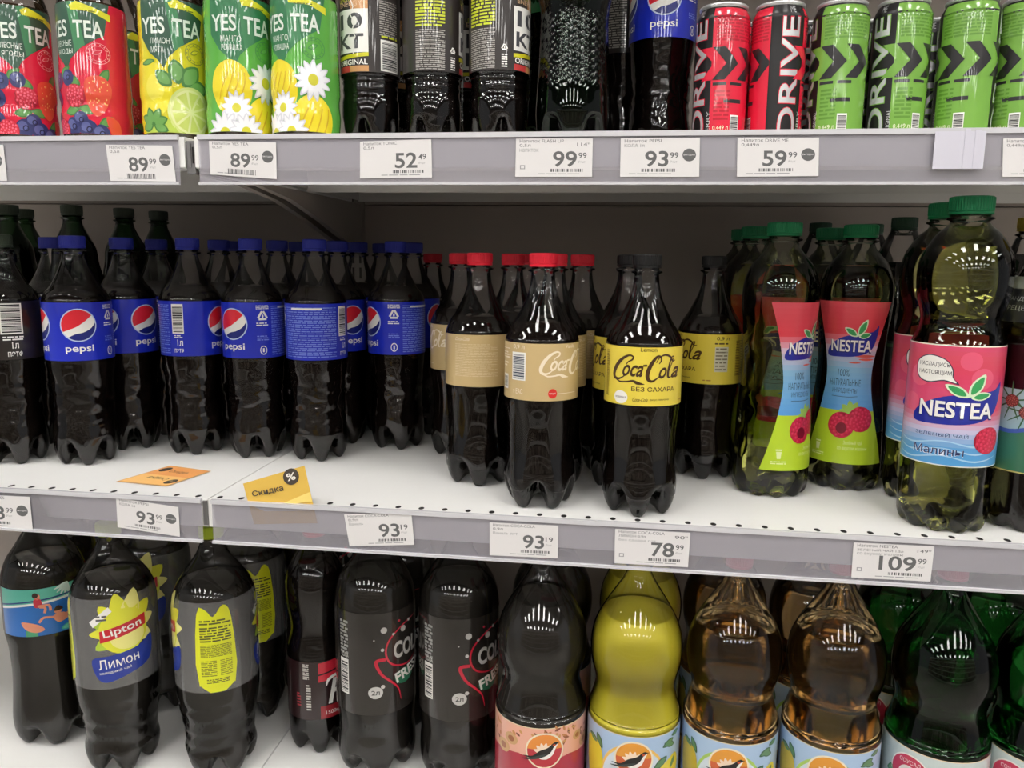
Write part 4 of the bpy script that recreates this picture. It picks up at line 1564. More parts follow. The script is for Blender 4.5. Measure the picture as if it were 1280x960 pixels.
# lightning label energy bottles
EB = [(0.0312, 0.029), (0.0315, 0.040), (0.0312, 0.052), (0.0300, 0.058), (0.0306, 0.064), (0.0300, 0.069), (0.0308, 0.072), (0.0303, 0.0755), (0.0325, 0.079), (0.0328, 0.10), (0.0328, 0.18),
      (0.0300, 0.195), (0.0220, 0.213), (0.0150, 0.228), (0.0124, 0.236)]
eng, egf = bottle('energy_drink_bottle', EB, 0.0316, 0.258, 0.205, PET, COLA, CAP_BLACK)
A = Art()
R = 0.0330
A.rect(-pi * R, 0.084, pi * R, 0.175, ink(46, 40, 38), 0)
A.rect(-0.010, 0.104, 0.030, 0.148, W, 1)
gr = ink(70, 70, 74)
A.text('10', -0.006, 0.128, 0.030, 0.016, gr, 2, bold=0.03)
A.text('KT', -0.007, 0.108, 0.032, 0.015, gr, 2, bold=0.03)
A.poly([(-0.010, 0.097), (0.030, 0.100), (0.030, 0.104), (-0.010, 0.101)], ink(212, 206, 40), 2)
A.text('ORIGINAL', -0.008, 0.0915, 0.037, 0.0055, W, 2, bold=0.014)
A.rect(-0.009, 0.0845, 0.008, 0.0905, ink(196, 60, 60), 1)
A.rect(0.008, 0.0845, 0.030, 0.0905, ink(206, 150, 96), 1)
A.rect(0.010, 0.148, 0.030, 0.160, ink(206, 150, 96), 1)
A.text('ENERGY', -0.006, 0.151, 0.030, 0.005, ink(226, 190, 150), 2)
A.stroke([(0.011, 0.158), (0.014, 0.150), (0.0105, 0.142), (0.0155, 0.134), (0.012, 0.126), (0.016, 0.120), (0.012, 0.112), (0.0135, 0.102)], 0.0012, W, 4, smooth=False)
A.text('LEMON', -0.007, 0.156, 0.016, 0.0045, ink(196, 208, 44), 2)
A.micro(-0.062, 0.128, -0.030, 0.158, ink(198, 208, 44), 9, 1, seed=4, fill=0.6)
A.micro(-0.062, 0.085, -0.030, 0.126, ink(168, 164, 158), 20, 1, seed=7, fill=0.5)
recycle(A, -0.020, 0.106, 0.004, W)
A.micro(-0.023, 0.086, -0.017, 0.100, W, 6, 1)
A.micro(0.042, 0.122, 0.066, 0.158, ink(160, 156, 150), 16, 1, seed=9, fill=0.5)
A.micro(0.044, 0.1195, 0.066, 0.123, ink(198, 208, 44), 1, 2, seed=9)
A.barcode(0.043, 0.086, 0.067, 0.118, ink(60, 60, 60), W, 1, seed=6)
A.shift(-0.005)
A.wrap('label', R, egf, eng)
put(eng, TX(463, 0.112), 0.112, ZT, 55, 'lightning-label energy bottle with barcode showing, left of three')
put(eng, TX(541, 0.112), 0.112, ZT, -75, 'lightning-label energy bottle showing yellow and white small print, middle of three')
put(eng, TX(624, 0.112), 0.112, ZT, -44, 'lightning-label energy bottle with white letter tile at its right, rightmost of three')
put(eng, TX(577, 0.20), 0.20, ZT, -20, 'energy bottle in shade behind the gap between the middle and right ones')
put(eng, TX(490, 0.195), 0.195, ZT, 20, 'energy bottle in shade behind the left one of three')

# green bottle with a diamond texture
def diamonds(a, z):
    if 0.060 < z < 0.150:
        e = min(1, (z - 0.060) / 0.008, (0.150 - z) / 0.008)
        return 1 - 0.016 * e * abs(sin(14 * a + z * 420) * sin(14 * a - z * 420))
    return 1.0


UPB = [(0.0400, 0.029), (0.0405, 0.040), (0.0400, 0.052), (0.0396, 0.060), (0.0392, 0.066), (0.0388, 0.072), (0.0384, 0.078), (0.0380, 0.084), (0.0377, 0.09), (0.0374, 0.096), (0.0372, 0.102), (0.0370, 0.108),
       (0.0368, 0.114), (0.0366, 0.12), (0.0364, 0.126), (0.0362, 0.132), (0.0364, 0.138), (0.0372, 0.146), (0.0390, 0.155), (0.0400, 0.165), (0.0400, 0.20),
       (0.0380, 0.225), (0.0300, 0.245), (0.0200, 0.262), (0.014, 0.272)]
up, upf = bottle('green_textured_bottle', UPB, 0.0402, 0.295, 0.235, PET_GREEN_DARK, mat('dark_green_liquid', (0.010, 0.016, 0.010, 1), rough=0.05, spec=0.5), CAP_GREEN, extra=diamonds, segs=144)
A = Art()
A.rect(-pi * 0.0402, 0.160, pi * 0.0402, 0.215, ink(30, 120, 60), 0)
A.text('FLASH UP', -0.03, 0.178, 0.06, 0.018, W, 1, bold=0.02)
A.wrap('label', 0.0402, upf, up)
put(up, TX(717, 0.115), 0.115, ZT, 0, 'dark green bottle with a sparkling diamond texture on the upper shelf')
put(up, TX(690, 0.205), 0.205, ZT, 0, 'green textured bottle standing behind the sparkling front one')
put(pepsi, TX(828, 0.215, 40), 0.215, ZT, -2, 'blue-label cola bottle on the upper shelf beside the cans')
bz = put(eve, TX(779, 0.165, 60), 0.200, ZT, -28, 'black-label bottle on the upper shelf left of the blue-label one')

# ---- energy drink cans
def can(colour, name):
    root = empty(name, (0, 0, 0))
    RAD[name] = 0.0284
    H, R = 0.150, 0.0282
    rows = [(0, 0.004), (0.018, 0.003), (0.0215, 0.0), (0.0235, 0.0005), (0.0270, 0.006), (R, 0.012), (R, 0.014), (R, 0.05), (R, 0.10), (R, 0.1325), (0.0286, 0.1352), (0.0270, 0.1395),
            (0.0248, 0.1440), (0.0240, 0.1460)]
    finish('can_body', lathe(rows, 60), mat('black_can_metal', S(34, 32, 33), rough=0.28, metal=0.2), root, smooth=True)
    lid = [(0.0240, 0.1458), (0.0252, 0.1470), (0.0254, 0.1492), (0.0244, 0.1500), (0.0234, 0.1488), (0.0228, 0.1450), (0.0200, 0.1446), (0, 0.1450)]
    lidobj = finish('can_lid', lathe(lid, 60), mat('bare_aluminium', S(214, 214, 214), rough=0.3, metal=0.6), root, smooth=True)
    bm = bmesh.new()
    box(bm, -0.005, 0.005, -0.016, 0.006, 0.1462, 0.1472)
    finish('pull_tab', bm, mat('bare_aluminium', S(214, 214, 214)), lidobj)
    base = {'red': (214, 30, 58), 'green': (116, 166, 66)}[colour]
    c = ink(base[0], base[1], base[2], 0.25)
    c2 = ink(int(base[0] * 0.82), int(base[1] * 0.86), int(base[2] * 0.8), 0.25)
    A = Art()
    deg = lambda d: radians(d) * R
    dk = ink(34, 32, 33, 0.28)
    silver = mat('silver_print', S(200, 200, 202), rough=0.25, metal=0.4)
    for side in (0, 180):
        a0, a1 = deg(side + 32), deg(side + 152)
        A.rect(a0, 0.010, a1, 0.1445, c, 0)
        A.text('DRIVE', deg(side) + 0.010, 0.012, 0.122, 0.020, c, 1, bold=0.03, rot=pi / 2)
        A.text('DRIVE', deg(side) + 0.0092, 0.013, 0.120, 0.0185, silver, 2, bold=0.012, rot=pi / 2)
        A.text('ME', deg(side) - 0.002, 0.137, 0.006, 0.007, silver, 2)
        A.text('ORIGINAL' if colour == 'green' else 'BERRY', deg(side) + 0.0165, 0.014, 0.026, 0.0038, ink(180, 180, 180), 1, rot=pi / 2)
        z = 0.088
        hh = 0.0165
        th = 0.0125
        for q in range(7):
            x = deg(side + 8) + q * 0.0130
            m = c if q % 2 == 0 else dk
            A.poly([(x, z + hh), (x + th, z + hh), (x + th + 0.014, z), (x + th, z - hh), (x, z - hh), (x + 0.014, z)], m, 3 + q % 2)
        A.rect(a0 + 0.002, 0.0660, a0 + 0.016, 0.0690, dk, 1)
        A.rect(a0 + 0.020, 0.0660, a0 + 0.034, 0.0690, dk, 1)
        A.rect(a0 + 0.014, 0.0480, a0 + 0.034, 0.0520, dk, 1)
        A.micro(a0 + 0.004, 0.110, a0 + 0.050, 0.136, c2, 8, 1)
        A.micro(a0 + 0.004, 0.030, a0 + 0.020, 0.062, c2, 8, 1, seed=4)
        A.text('0,449 \u043b', a0 + 0.004, 0.020, 0.016, 0.005, ink(226, 226, 190), 1)
        A.barcode(a0 + 0.022, 0.012, a0 + 0.032, 0.036, BLK, W, 1, seed=2)
    A.clip(-0.02, 2 * pi * R - 0.021, 0.0105, 0.1440)
    A.wrap('can_print', R, interp(rows[4:]), root, dv=0.006, lift=0.0003)
    return root


can_r = can('red', 'red_energy_can')
can_g = can('green', 'green_energy_can')
CY = 0.14
for px, al, pr, lab in [
    (901, 52, can_r, 'red energy drink can nearest the blue-label bottle on the upper shelf'),
    (971, -26, can_r, 'red energy drink can with silver lettering facing forward'),
    (1047, 72, can_g, 'leftmost green energy drink can, next to the red ones'),
    (1123, 42, can_g, 'green energy drink can with silver lettering facing forward'),
    (1207, 92, can_g, 'green energy drink can showing its full green panel and arrows'),
    (1279, 94, can_g, 'green energy drink can cut by the right edge of the frame'),
]:
    put(pr, TX(px, CY), CY, ZT, al, lab, 'can')
for px, Y, al, pr, lab in [
    (1003, 0.215, -15, can_r, 'red energy can in the second row behind the gap beside the green cans'),
    (928, 0.215, 20, can_r, 'red energy can in the second row behind the two front red ones'),
    (1080, 0.215, 10, can_g, 'green energy can in the second row behind the two front green ones'),
    (1163, 0.215, 5, can_g, 'dark side of a green can seen in the gap left of the full-panel can'),
    (1240, 0.215, 85, can_g, 'green energy can in the second row near the right edge'),
]:
    put(pr, TX(px, Y), Y, ZT, al, lab, 'can')

# ================================================================== bottom shelf products
ZL = Z_LOW
LX = lambda px, Y, py=800: cam_hit(px, py, Y).x

# ---- two litre lemon tea with the clear label
LB = [(0.0440, 0.029), (0.0420, 0.040), (0.0428, 0.052), (0.0450, 0.064), (0.0480, 0.078), (0.0495, 0.092), (0.0500, 0.104), (0.0500, 0.15), (0.0500, 0.20), (0.0490, 0.216), (0.0450, 0.232), (0.0370, 0.246),
      (0.0270, 0.260), (0.0190, 0.272), (0.0140, 0.284)]


def ribs(a, z):
    if 0.030 < z < 0.100:
        return 1 - 0.040 * max(0.0, sin(z * 330 + 2.2 * sin(a * 2))) ** 3
    return 1.0


lip, lf = bottle('two_litre_tea_bottle', raise_pts(LB, 0.012), 0.0440, 0.320, 0.248, PET, COLA_GREY, CAP_LIME, extra=ribs)
R = 0.0503
YL, YL2, YG = ink(224, 224, 60), ink(238, 232, 140), ink(176, 204, 64)
NAVY = ink(40, 60, 150)


def lipton(A, cx, L=1):
    for (ang, ln, wd, m) in ((100, 0.046, 0.024, YL), (70, 0.050, 0.024, YL2), (130, 0.042, 0.022, YL), (160, 0.040, 0.018, YG), (185, 0.040, 0.016, YL), (215, 0.040, 0.020, YG), (40, 0.044, 0.024, YL),
                             (10, 0.040, 0.02, YL2), (-30, 0.040, 0.022, YL2), (-70, 0.036, 0.022, YL)):
        A.leaf(cx + 0.004, 0.186, ln, wd, radians(ang), m, None, L)
    A.ell(cx + 0.004, 0.184, 0.0285, 0.0285, YL, L + 1, 30)
    A.ell(cx + 0.008, 0.176, 0.020, 0.016, YL2, L + 2, 24)
    A.poly([(cx - 0.034, 0.199), (cx - 0.012, 0.217), (cx - 0.008, 0.211), (cx - 0.030, 0.192)], W, L + 3)
    A.micro(cx - 0.026, 0.1995, cx - 0.014, 0.208, ink(90, 90, 90), 2, L + 4)
    A.poly([(cx - 0.023, 0.172), (cx - 0.023, 0.187), (cx + 0.030, 0.199), (cx + 0.030, 0.184)], ink(196, 34, 48), L + 4)
    A.text('Lipton', cx - 0.018, 0.1755, 0.044, 0.0125, W, L + 5, bold=0.012, rot=0.17)
    A.blob([(cx - 0.034, 0.150), (cx - 0.010, 0.155), (cx + 0.020, 0.160), (cx + 0.038, 0.168), (cx + 0.034, 0.138), (cx + 0.006, 0.127), (cx - 0.024, 0.122)], NAVY, L + 2)
    A.text('\u041b\u0438\u043c\u043e\u043d', cx - 0.026, 0.1375, 0.046, 0.0125, W, L + 3, bold=0.003, rot=0.10)
    A.text('\u0445\u043e\u043b\u043e\u0434\u043d\u044b\u0439 \u0447\u0430\u0439', cx - 0.026, 0.1305, 0.036, 0.0042, W, L + 3, rot=0.10)


A = Art()
deg = lambda d: radians(d) * R
A.rect(-pi * R, 0.112, pi * R, 0.226, CLEAR_LABEL, 0)
for d in (0, 165):
    lipton(A, deg(d))
pan = ink(222, 226, 40)
x = deg(-98)
A.blob([(x - 0.021, 0.122), (x - 0.021, 0.213), (x - 0.010, 0.217), (x - 0.002, 0.209), (x + 0.010, 0.222), (x + 0.019, 0.205), (x + 0.021, 0.122)], pan, 1, 3)
A.rect(x - 0.021, 0.121, x + 0.021, 0.150, pan, 2)
dkk = ink(86, 90, 40)
A.micro(x - 0.018, 0.199, x + 0.018, 0.206, dkk, 2, 3)
A.micro(x - 0.018, 0.177, x + 0.018, 0.197, dkk, 6, 3, seed=4)
A.micro(x - 0.018, 0.158, x + 0.018, 0.174, ink(130, 134, 40), 9, 3, seed=6)
A.micro(x - 0.018, 0.133, x + 0.000, 0.154, ink(130, 134, 40), 9, 3, seed=8)
A.micro(x + 0.004, 0.133, x + 0.018, 0.154, ink(150, 154, 40), 9, 3, seed=9)
A.micro(x - 0.012, 0.124, x + 0.014, 0.130, dkk, 3, 3, seed=2)
A.shift(0.012)
A.wrap('label', R, lf, lip, dv=0.012)
put(lip, 0.184, 0.096, ZL, -97, 'two litre lemon tea bottle with its yellow information panel to the front')
put(lip, 0.055, 0.084, ZL, -6, 'two litre lemon tea bottle with the red logo plate facing forward')
put(lip, LX(195, 0.215, 760), 0.215, ZL, 30, 'lemon tea bottle in shade between the two front lemon teas')
put(lip, LX(313, 0.215, 760), 0.215, ZL, -110, 'lemon tea bottle behind the front yellow-panel one, yellow strip at its right')
put(lip, LX(110, 0.22, 760), 0.31, ZL, 30, 'lemon tea bottle deep on the bottom shelf at the left')

# ---- bottle with the swimming pool label
PLB = [(0.0490, 0.029), (0.0490, 0.040), (0.0470, 0.060), (0.0455, 0.080), (0.0455, 0.100), (0.0470, 0.125), (0.0495, 0.142), (0.0500, 0.150), (0.0500, 0.19), (0.0500, 0.212), (0.0480, 0.226), (0.042, 0.242),
       (0.0330, 0.256), (0.0230, 0.272), (0.015, 0.286)]
pool, plf = bottle('pool_label_bottle', raise_pts(PLB, 0.012), 0.0490, 0.322, 0.250, PET, COLA_GREY, CAP_BLUE)
A = Art()
R = 0.0503
A.rect(-pi * R, 0.150, pi * R, 0.213, BLK, 0)
A.rect(-0.062, 0.150, 0.040, 0.213, ink(40, 110, 190), 1)
A.poly([(-0.062, 0.213), (0.040, 0.213), (0.040, 0.196), (0.000, 0.194), (-0.062, 0.188)], ink(96, 190, 170), 2)
A.stroke([(-0.062, 0.186), (-0.030, 0.192), (0.010, 0.195), (0.040, 0.197)], 0.003, ink(230, 236, 236), 3)
A.stroke([(-0.062, 0.190), (-0.030, 0.196), (0.010, 0.199), (0.040, 0.201)], 0.002, ink(40, 70, 130), 4)
for q in range(5):
    A.leaf(0.026, 0.215, 0.018, 0.004, radians(200 + q * 18), ink(220, 240, 230), None, 3)
skin, hair, redd = ink(230, 150, 120), ink(60, 34, 30), ink(206, 50, 70)
A.ell(-0.010, 0.203, 0.0035, 0.0040, skin, 5, 12)
A.ell(-0.012, 0.205, 0.0034, 0.0036, hair, 6, 12)
A.blob([(-0.014, 0.199), (-0.007, 0.200), (-0.005, 0.190), (-0.013, 0.189)], redd, 5)
A.stroke([(-0.010, 0.190), (0.002, 0.190), (0.004, 0.182)], 0.003, skin, 5)
A.stroke([(-0.008, 0.189), (-0.002, 0.187), (-0.003, 0.180)], 0.003, skin, 5)
A.ell(0.012, 0.180, 0.0045, 0.0045, skin, 5, 12)
A.blob([(0.007, 0.181), (0.012, 0.187), (0.018, 0.182), (0.013, 0.180)], hair, 6)
A.blob([(0.006, 0.174), (0.018, 0.176), (0.024, 0.168), (0.012, 0.164)], skin, 5)
A.stroke([(0.020, 0.172), (0.030, 0.178), (0.026, 0.184)], 0.003, skin, 5)
A.stroke([(0.008, 0.172), (-0.004, 0.174), (-0.010, 0.168)], 0.003, skin, 5)
A.blob([(-0.030, 0.170), (-0.012, 0.166), (-0.004, 0.158), (-0.014, 0.155), (-0.026, 0.160)], skin, 5)
A.leaf(0.014, 0.154, 0.020, 0.009, radians(10), ink(80, 180, 160), ink(120, 206, 180), 5)
A.rect(-0.026, 0.150, -0.012, 0.158, ink(80, 160, 120), 4)
A.barcode(0.070, 0.170, 0.088, 0.208, BLK, W, 2, seed=4)
A.text('2\u043b', 0.074, 0.156, 0.010, 0.009, W, 2, bold=0.02)
A.micro(0.046, 0.160, 0.064, 0.208, ink(150, 146, 140), 9, 2)
A.shift(0.012)
A.wrap('label', R, plf, pool)
put(pool, -0.072, 0.125, ZL, 0, 'dark bottle with a swimming pool picture label at the left end of the bottom shelf')
put(pool, LX(105, 0.25, 760), 0.205, ZL, 78, 'dark bottle with a white barcode strip behind the pool-label bottle')

# ---- 1.5 litre pepper soda
PPB = [(0.0385, 0.029), (0.0390, 0.040), (0.0395, 0.06), (0.0398, 0.10), (0.0398, 0.118), (0.0385, 0.132), (0.0345, 0.146), (0.0330, 0.158), (0.0345, 0.172), (0.0375, 0.190), (0.0385, 0.210), (0.0370, 0.228), (0.0310, 0.244),
       (0.0230, 0.258), (0.0160, 0.272)]
pep, ppf = bottle('pepper_soda_bottle', raise_pts(PPB, 0.012), 0.0388, 0.307, 0.252, PET, COLA, CAP_RED)
A = Art()
R = 0.0401
A.rect(-pi * R, 0.042, pi * R, 0.122, ink(40, 20, 22), 0)
A.poly([(0.000, 0.094), (0.000, 0.120), (0.040, 0.124), (0.040, 0.098)], ink(204, 40, 60), 1)
A.stroke([(0.000, 0.104), (0.018, 0.107), (0.040, 0.112)], 0.0022, ink(40, 20, 22), 2)
A.text('P', 0.012, 0.062, 0.024, 0.034, W, 3, bold=0.02, shear=0.25)
A.stroke([(0.010, 0.088), (0.013, 0.096), (0.024, 0.100), (0.036, 0.096)], [0.001, 0.004, 0.004, 0.001], W, 3)
A.text('epper', 0.034, 0.062, 0.034, 0.020, W, 3, bold=0.02, shear=0.25)
A.rect(0.002, 0.042, 0.045, 0.060, ink(150, 30, 40), 1)
A.text('1500ml', 0.009, 0.0475, 0.021, 0.0052, W, 2)
A.micro(-0.020, 0.098, -0.012, 0.120, ink(200, 196, 190), 8, 1)
A.micro(-0.016, 0.055, -0.010, 0.092, ink(200, 196, 190), 10, 1)
A.micro(-0.030, 0.060, -0.024, 0.080, ink(170, 60, 70), 5, 1)
A.shift(0.012)
A.wrap('label', R, ppf, pep)
put(pep, 0.292, 0.158, ZL, 0, 'dark pepper soda bottle with a white script letter on red, right of the lemon teas')
put(pep, LX(385, 0.25, 790), 0.25, ZL, 0, 'pepper soda bottle hidden behind the front one')

# ---- two litre cola, printed on the bottle
FB = [(0.0495, 0.029), (0.0490, 0.045), (0.0480, 0.055), (0.0490, 0.066), (0.0500, 0.078), (0.0502, 0.10), (0.0502, 0.16), (0.0502, 0.20), (0.0498, 0.218), (0.0470, 0.234), (0.0410, 0.248), (0.0320, 0.262), (0.0220, 0.276),
      (0.0150, 0.290)]
fresh, ff = bottle('two_litre_cola_bottle', raise_pts(FB, 0.012), 0.0495, 0.327, 0.255, PET, COLA_GREY, CAP_BLACK)
A = Art()
R = 0.0505
A.rect(-pi * R, 0.080, pi * R, 0.212, mat('dark_cola_label', S(42, 38, 35), rough=0.22), 0)
rd, gy = ink(206, 30, 60), ink(200, 198, 194)
x0 = 0.0
A.text('COLA', 0.020, 0.150, 0.052, 0.022, gy, 3, bold=0.035)
A.stroke([(0.062, 0.196), (0.036, 0.192), (0.016, 0.178), (0.010, 0.160), (0.018, 0.144), (0.040, 0.138), (0.060, 0.144)], [0.0004, 0.0016, 0.0022, 0.0024, 0.0024, 0.0018, 0.0004], rd, 2)
A.stroke([(0.010, 0.152), (-0.002, 0.150), (0.004, 0.134), (0.016, 0.122), (0.026, 0.110), (0.030, 0.094)], [0.004, 0.0045, 0.0035, 0.0028, 0.002, 0.0008], rd, 2)
A.ell(0.036, 0.124, 0.015, 0.010, ink(40, 110, 80), 2, 20)
A.text('FRESH', 0.024, 0.117, 0.050, 0.014, W, 4, bold=0.03, rot=0.25)
for x, y, r in ((0.008, 0.190, 0.0040), (0.020, 0.183, 0.0018), (0.006, 0.165, 0.0022), (0.034, 0.186, 0.0040), (0.028, 0.198, 0.0016), (-0.004, 0.178, 0.0010), (0.044, 0.194, 0.002)):
    A.ell(x, y, r, r, gy, 3, 14)
A.ell(0.028, 0.198, 0.0016, 0.0016, rd, 4, 10)
A.ell(-0.003, 0.110, 0.0090, 0.0080, gy, 3, 20)
A.ell(0.006, 0.1170, 0.0026, 0.0026, gy, 3, 12)
A.text('2\u043b', -0.008, 0.1070, 0.010, 0.006, BLK, 4, bold=0.01)
A.barcode(-0.052, 0.104, -0.038, 0.150, BLK, W, 1, seed=3)
A.micro(-0.052, 0.156, -0.038, 0.200, ink(160, 160, 158), 10, 1, lo=1, hi=3, fill=0.7)
A.text('\u041a\u041e\u041b\u0410', -0.050, 0.152, 0.012, 0.006, W, 1)
A.shift(0.012)
A.wrap('label', R, ff, fresh)
put(fresh, 0.381, 0.131, ZL, -2, 'two litre dark cola bottle beside the pepper soda, the left of two')
put(fresh, 0.4885, 0.134, ZL, -4, 'two litre dark cola bottle next to the pink-label swallow bottle')
for px, Y, lab in ((500, 0.235, 'dark cola bottle behind the gap between the two front two litre colas'), (440, 0.24, 'dark cola bottle behind the left two litre cola')):
    put(fresh, LX(px, Y, 760), Y, ZL, 40, lab)

# ---- swallow-label lemonades
BB = [(0.0510, 0.029), (0.0516, 0.045), (0.0517, 0.06), (0.0518, 0.133), (0.0514, 0.139), (0.0485, 0.149), (0.0452, 0.162), (0.0442, 0.170), (0.0458, 0.180), (0.0492, 0.192), (0.0510, 0.206), (0.0506, 0.220), (0.0480, 0.234),
      (0.0428, 0.247), (0.0350, 0.261), (0.0265, 0.275), (0.0185, 0.288), (0.0138, 0.298), (0.0126, 0.304)]


def swallow(A, cx, cy, r, top, bot, L):
    A.ell(cx, cy, r * 1.1, r * 1.1, ink(238, 226, 196), L, 30)
    A.ell(cx, cy, r, r, bot, L + 1, 30)
    A.ell(cx, cy, r, r, top, L + 2, 20, a0=radians(5), a1=radians(175))
    for q in range(5):
        A.leaf(cx - r * 0.05, cy - r * 0.1, r * 0.62, r * 0.26, radians(50 + q * 28), ink(240, 214, 190), None, L + 3)
    k = r / 10
    T = lambda *p: [(cx + a * k, cy + b * k) for a, b in p]
    # white belly, dark back and wing, long forked tail
    A.blob(T((-3, -4.5), (1, -5), (4.5, -2.5), (6.2, 1.5), (7.2, 3.6), (6.0, 5.0), (4.2, 3.4), (2, 0.5), (-1, -2)), ink(236, 232, 226), L + 4)
    A.blob(T((-12.5, -3.6), (-7, -3.0), (-3, 0.2), (1.5, 2.0), (4.6, 4.6), (6.4, 5.2), (7.2, 4.2), (5.2, 2.4), (3.2, -1.0), (0, -3.2), (-5, -4.6)), BLK, L + 5)
    A.blob(T((-13.5, -5.6), (-8, -5.4), (-2, -4.0), (1.2, -1.8), (-2, -2.2), (-8, -4.2)), ink(50, 60, 58), L + 6)
    A.poly(T((6.8, 4.9), (8.6, 4.6), (6.9, 4.1)), BLK, L + 6)
    A.ell(cx + 5.2 * k, cy + 3.4 * k, 0.9 * k, 0.7 * k, ink(196, 80, 40), L + 6, 8)


def bird_label(kind):
    A = Art()
    R = 0.0526
    v0, v1 = 0.040, 0.1265
    deg = lambda d: radians(d) * R
    for side in (0, 180):
        cx = deg(side)
        if kind == 'cola':
            A.rect(cx - deg(90), v0, cx + deg(90), v1, ink(232, 172, 150), 0)
            A.poly([(cx - deg(90), v0), (cx + deg(90), v0), (cx + deg(90), 0.084), (cx + 0.03, 0.092), (cx, 0.088), (cx - 0.03, 0.094), (cx - deg(90), 0.086)], ink(176, 40, 62), 1)
            rnd = random.Random(3)
            for q in range(46):
                x = cx - 0.068 + rnd.random() * 0.136
                y = 0.1235 - rnd.random() * 0.010 - 0.014 * max(0.0, abs(x - cx) / 0.068 - 0.3) * rnd.random() * 3
                A.leaf(x, y, 0.004 + 0.006 * rnd.random(), 0.003, rnd.random() * 6.28, random.Random(q).choice([ink(150, 86, 50), ink(196, 130, 80), ink(120, 60, 46), ink(206, 150, 90)]), None, 2)
            for x, y, r in ((-0.040, 0.108, 0.009), (0.042, 0.110, 0.007), (-0.052, 0.095, 0.010), (0.056, 0.098, 0.009)):
                A.ell(cx + x, y, r, r * 0.8, ink(206, 160, 110), 3, 12)
                A.ell(cx + x, y, r * 0.5, r * 0.4, ink(160, 96, 60), 4, 10)
            top, bot = ink(226, 140, 60), ink(186, 50, 60)
        elif kind == 'green':
            A.rect(cx - deg(90), v0, cx + deg(90), v1, ink(196, 208, 206), 0)
            A.poly([(cx - 0.02, v0), (cx + 0.06, v0), (cx + 0.068, 0.10), (cx + 0.02, 0.104)], ink(168, 196, 170), 1)
            for x, y, an in ((-0.05, 0.09, 30), (0.030, 0.085, 60), (0.044, 0.10, 140), (0.02, 0.075, 10)):
                A.leaf(cx + x, y, 0.022, 0.010, radians(an), ink(70, 130, 90), ink(110, 160, 120), 2)
            cx2 = cx - 0.022
            A.ell(cx2, 0.100, 0.0215, 0.0215, ink(236, 230, 226), 3, 30)
            A.ell(cx2, 0.100, 0.0200, 0.0200, ink(196, 50, 84), 4, 30)
            A.text('\u0421\u041e\u0423\u0421\u0410\u041b', cx2 - 0.011, 0.1105, 0.022, 0.0045, ink(240, 220, 224), 5)
            A.ell(cx2, 0.097, 0.0115, 0.0115, ink(226, 214, 214), 5, 24)
            A.ring(cx2, 0.097, 0.0035, 0.006, ink(150, 150, 160), 6, 16)
            continue
        else:
            A.rect(cx - deg(90), v0, cx + deg(90), v1, ink(166, 192, 222), 0)
            rim = ink(236, 190, 96) if kind == 'yellow' else ink(166, 200, 96)
            A.ell(cx, 0.076, 0.038, 0.042, rim, 1, 34)
            A.ell(cx, 0.075, 0.0355, 0.0395, ink(206, 216, 226), 2, 34)
            lf1, lf2 = ink(52, 92, 70), ink(90, 134, 90)
            for x, y, an, ln in ((0.050, 0.118, 200, 0.018), (0.052, 0.110, 160, 0.018), (0.040, 0.100, 215, 0.022), (0.055, 0.098, 240, 0.020), (-0.046, 0.118, -60, 0.018), (-0.060, 0.112, -20, 0.018), (0.060, 0.124, 190, 0.014)):
                A.leaf(cx + x, y, ln, ln * 0.45, radians(an), lf1, lf2, 3)
            fr = ink(226, 206, 60)
            A.blob([(cx - 0.064, 0.104), (cx - 0.052, 0.110), (cx - 0.040, 0.104), (cx - 0.036, 0.086), (cx - 0.044, 0.066), (cx - 0.060, 0.066)], fr if kind == 'yellow' else ink(196, 172, 60), 4)
            A.blob([(cx + 0.024, 0.082), (cx + 0.040, 0.094), (cx + 0.056, 0.098), (cx + 0.060, 0.080), (cx + 0.044, 0.062), (cx + 0.024, 0.066)], fr, 4)
            top, bot = ink(222, 150, 50), ink(206, 96, 50)
        swallow(A, cx, 0.1010, 0.0195, top, bot, 6)
    A.rect(-deg(90), v1, deg(270), v1 + 0.001, ink(226, 210, 170), 0)
    return A


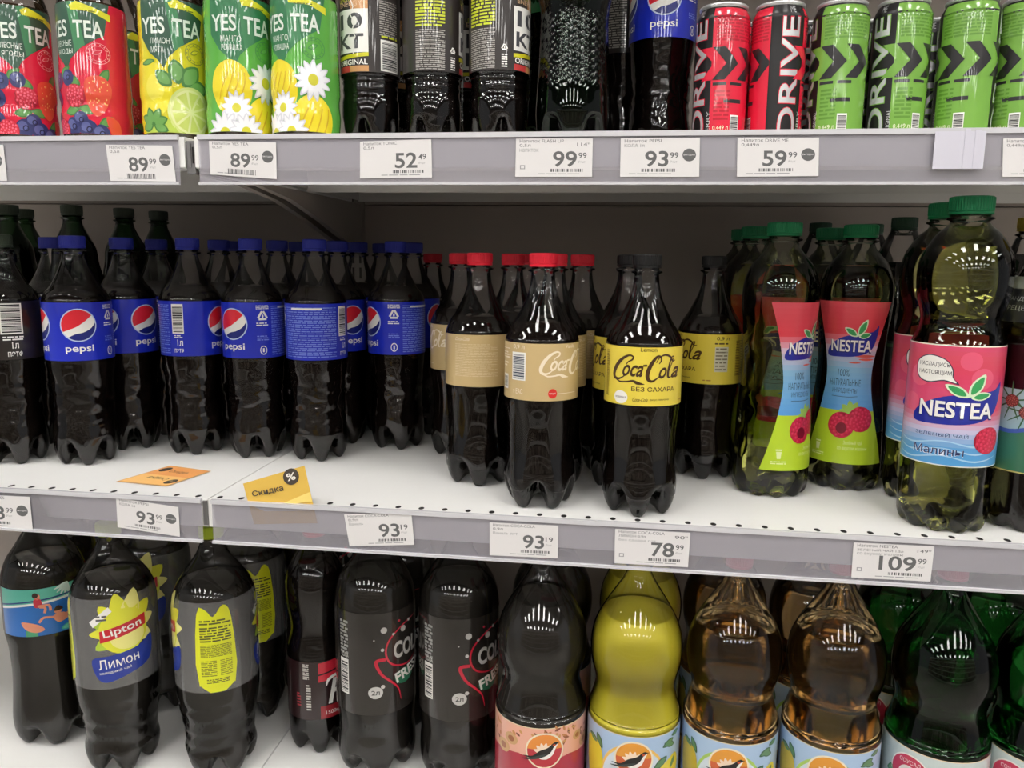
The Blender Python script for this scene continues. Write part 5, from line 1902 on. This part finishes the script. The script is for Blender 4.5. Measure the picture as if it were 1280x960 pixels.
def bird(name, kind, shell, liquid, cap, level):
    b, f = bottle(name, raise_pts(BB, 0.010), 0.0510, 0.336, level + 0.010, shell, liquid, cap)
    A_ = bird_label(kind)
    A_.shift(0.0135)
    A_.wrap('label', 0.0526, f, b)
    return b


bk = bird('cola_lemonade_bottle', 'cola', PET, COLA_GREY, CAP_PINK, 0.262)
by = bird('yellow_lemonade_bottle', 'yellow', PET, YELLOWLQ, CAP_PINK, 0.252)
bo = bird('amber_lemonade_bottle', 'amber', PET, AMBER, CAP_PINK, 0.246)
bg = bird('green_lemonade_bottle', 'green', PET_GREEN, GREENLQ, CAP_PINK, 0.250)
YB_ = 0.062
put(bk, LX(676, YB_, 870), YB_, ZL, -6, 'dark cola bottle with a pink swallow label, leftmost of the big waisted bottles')
put(by, LX(793, YB_, 870), YB_, ZL, -2, 'cloudy yellow lemonade bottle with a swallow label')
put(bo, LX(914, YB_ + .003, 870), YB_ + .003, ZL, -2, 'amber lemonade bottle with a swallow label right of the yellow one')
put(bo, LX(1040, YB_ + .004, 880), YB_ + .004, ZL, -2, 'amber lemonade bottle with a swallow label left of the green ones')
put(bg, LX(1174, YB_ + .006, 880), YB_ + .006, ZL, 0, 'green lemonade bottle with a round red sign on its label')
put(bg, LX(1306, YB_ + .006, 880), YB_ + .006, ZL, 0, 'green lemonade bottle cut by the right edge of the frame')
for pr, px, al, lab in ((bk, 690, 20, 'dark swallow-label cola bottle behind the front pink-label one'), (by, 800, 10, 'yellow lemonade bottle rising behind the front yellow one'),
                        (bo, 905, 10, 'amber lemonade bottle behind the left amber one'), (bo, 1015, 0, 'amber lemonade bottle behind the right amber one'),
                        (bg, 1125, 0, 'green lemonade bottle behind the front green one'), (bg, 1240, 0, 'green lemonade bottle in the second row near the right edge')):
    Yb = YB_ + 0.112
    put(pr, LX(px, Yb, 760), Yb, ZL, al, lab)

# ---- drop kinds that found no room
for pr in (pepsi, eve, vanilla, lemon, redcola, hour, nes, pine, tall, tallk, eng, up, can_r, can_g, lip, pool, pep, fresh, bk, by, bo, bg):
    if pr.name not in USED:
        print('UNUSED', pr.name)
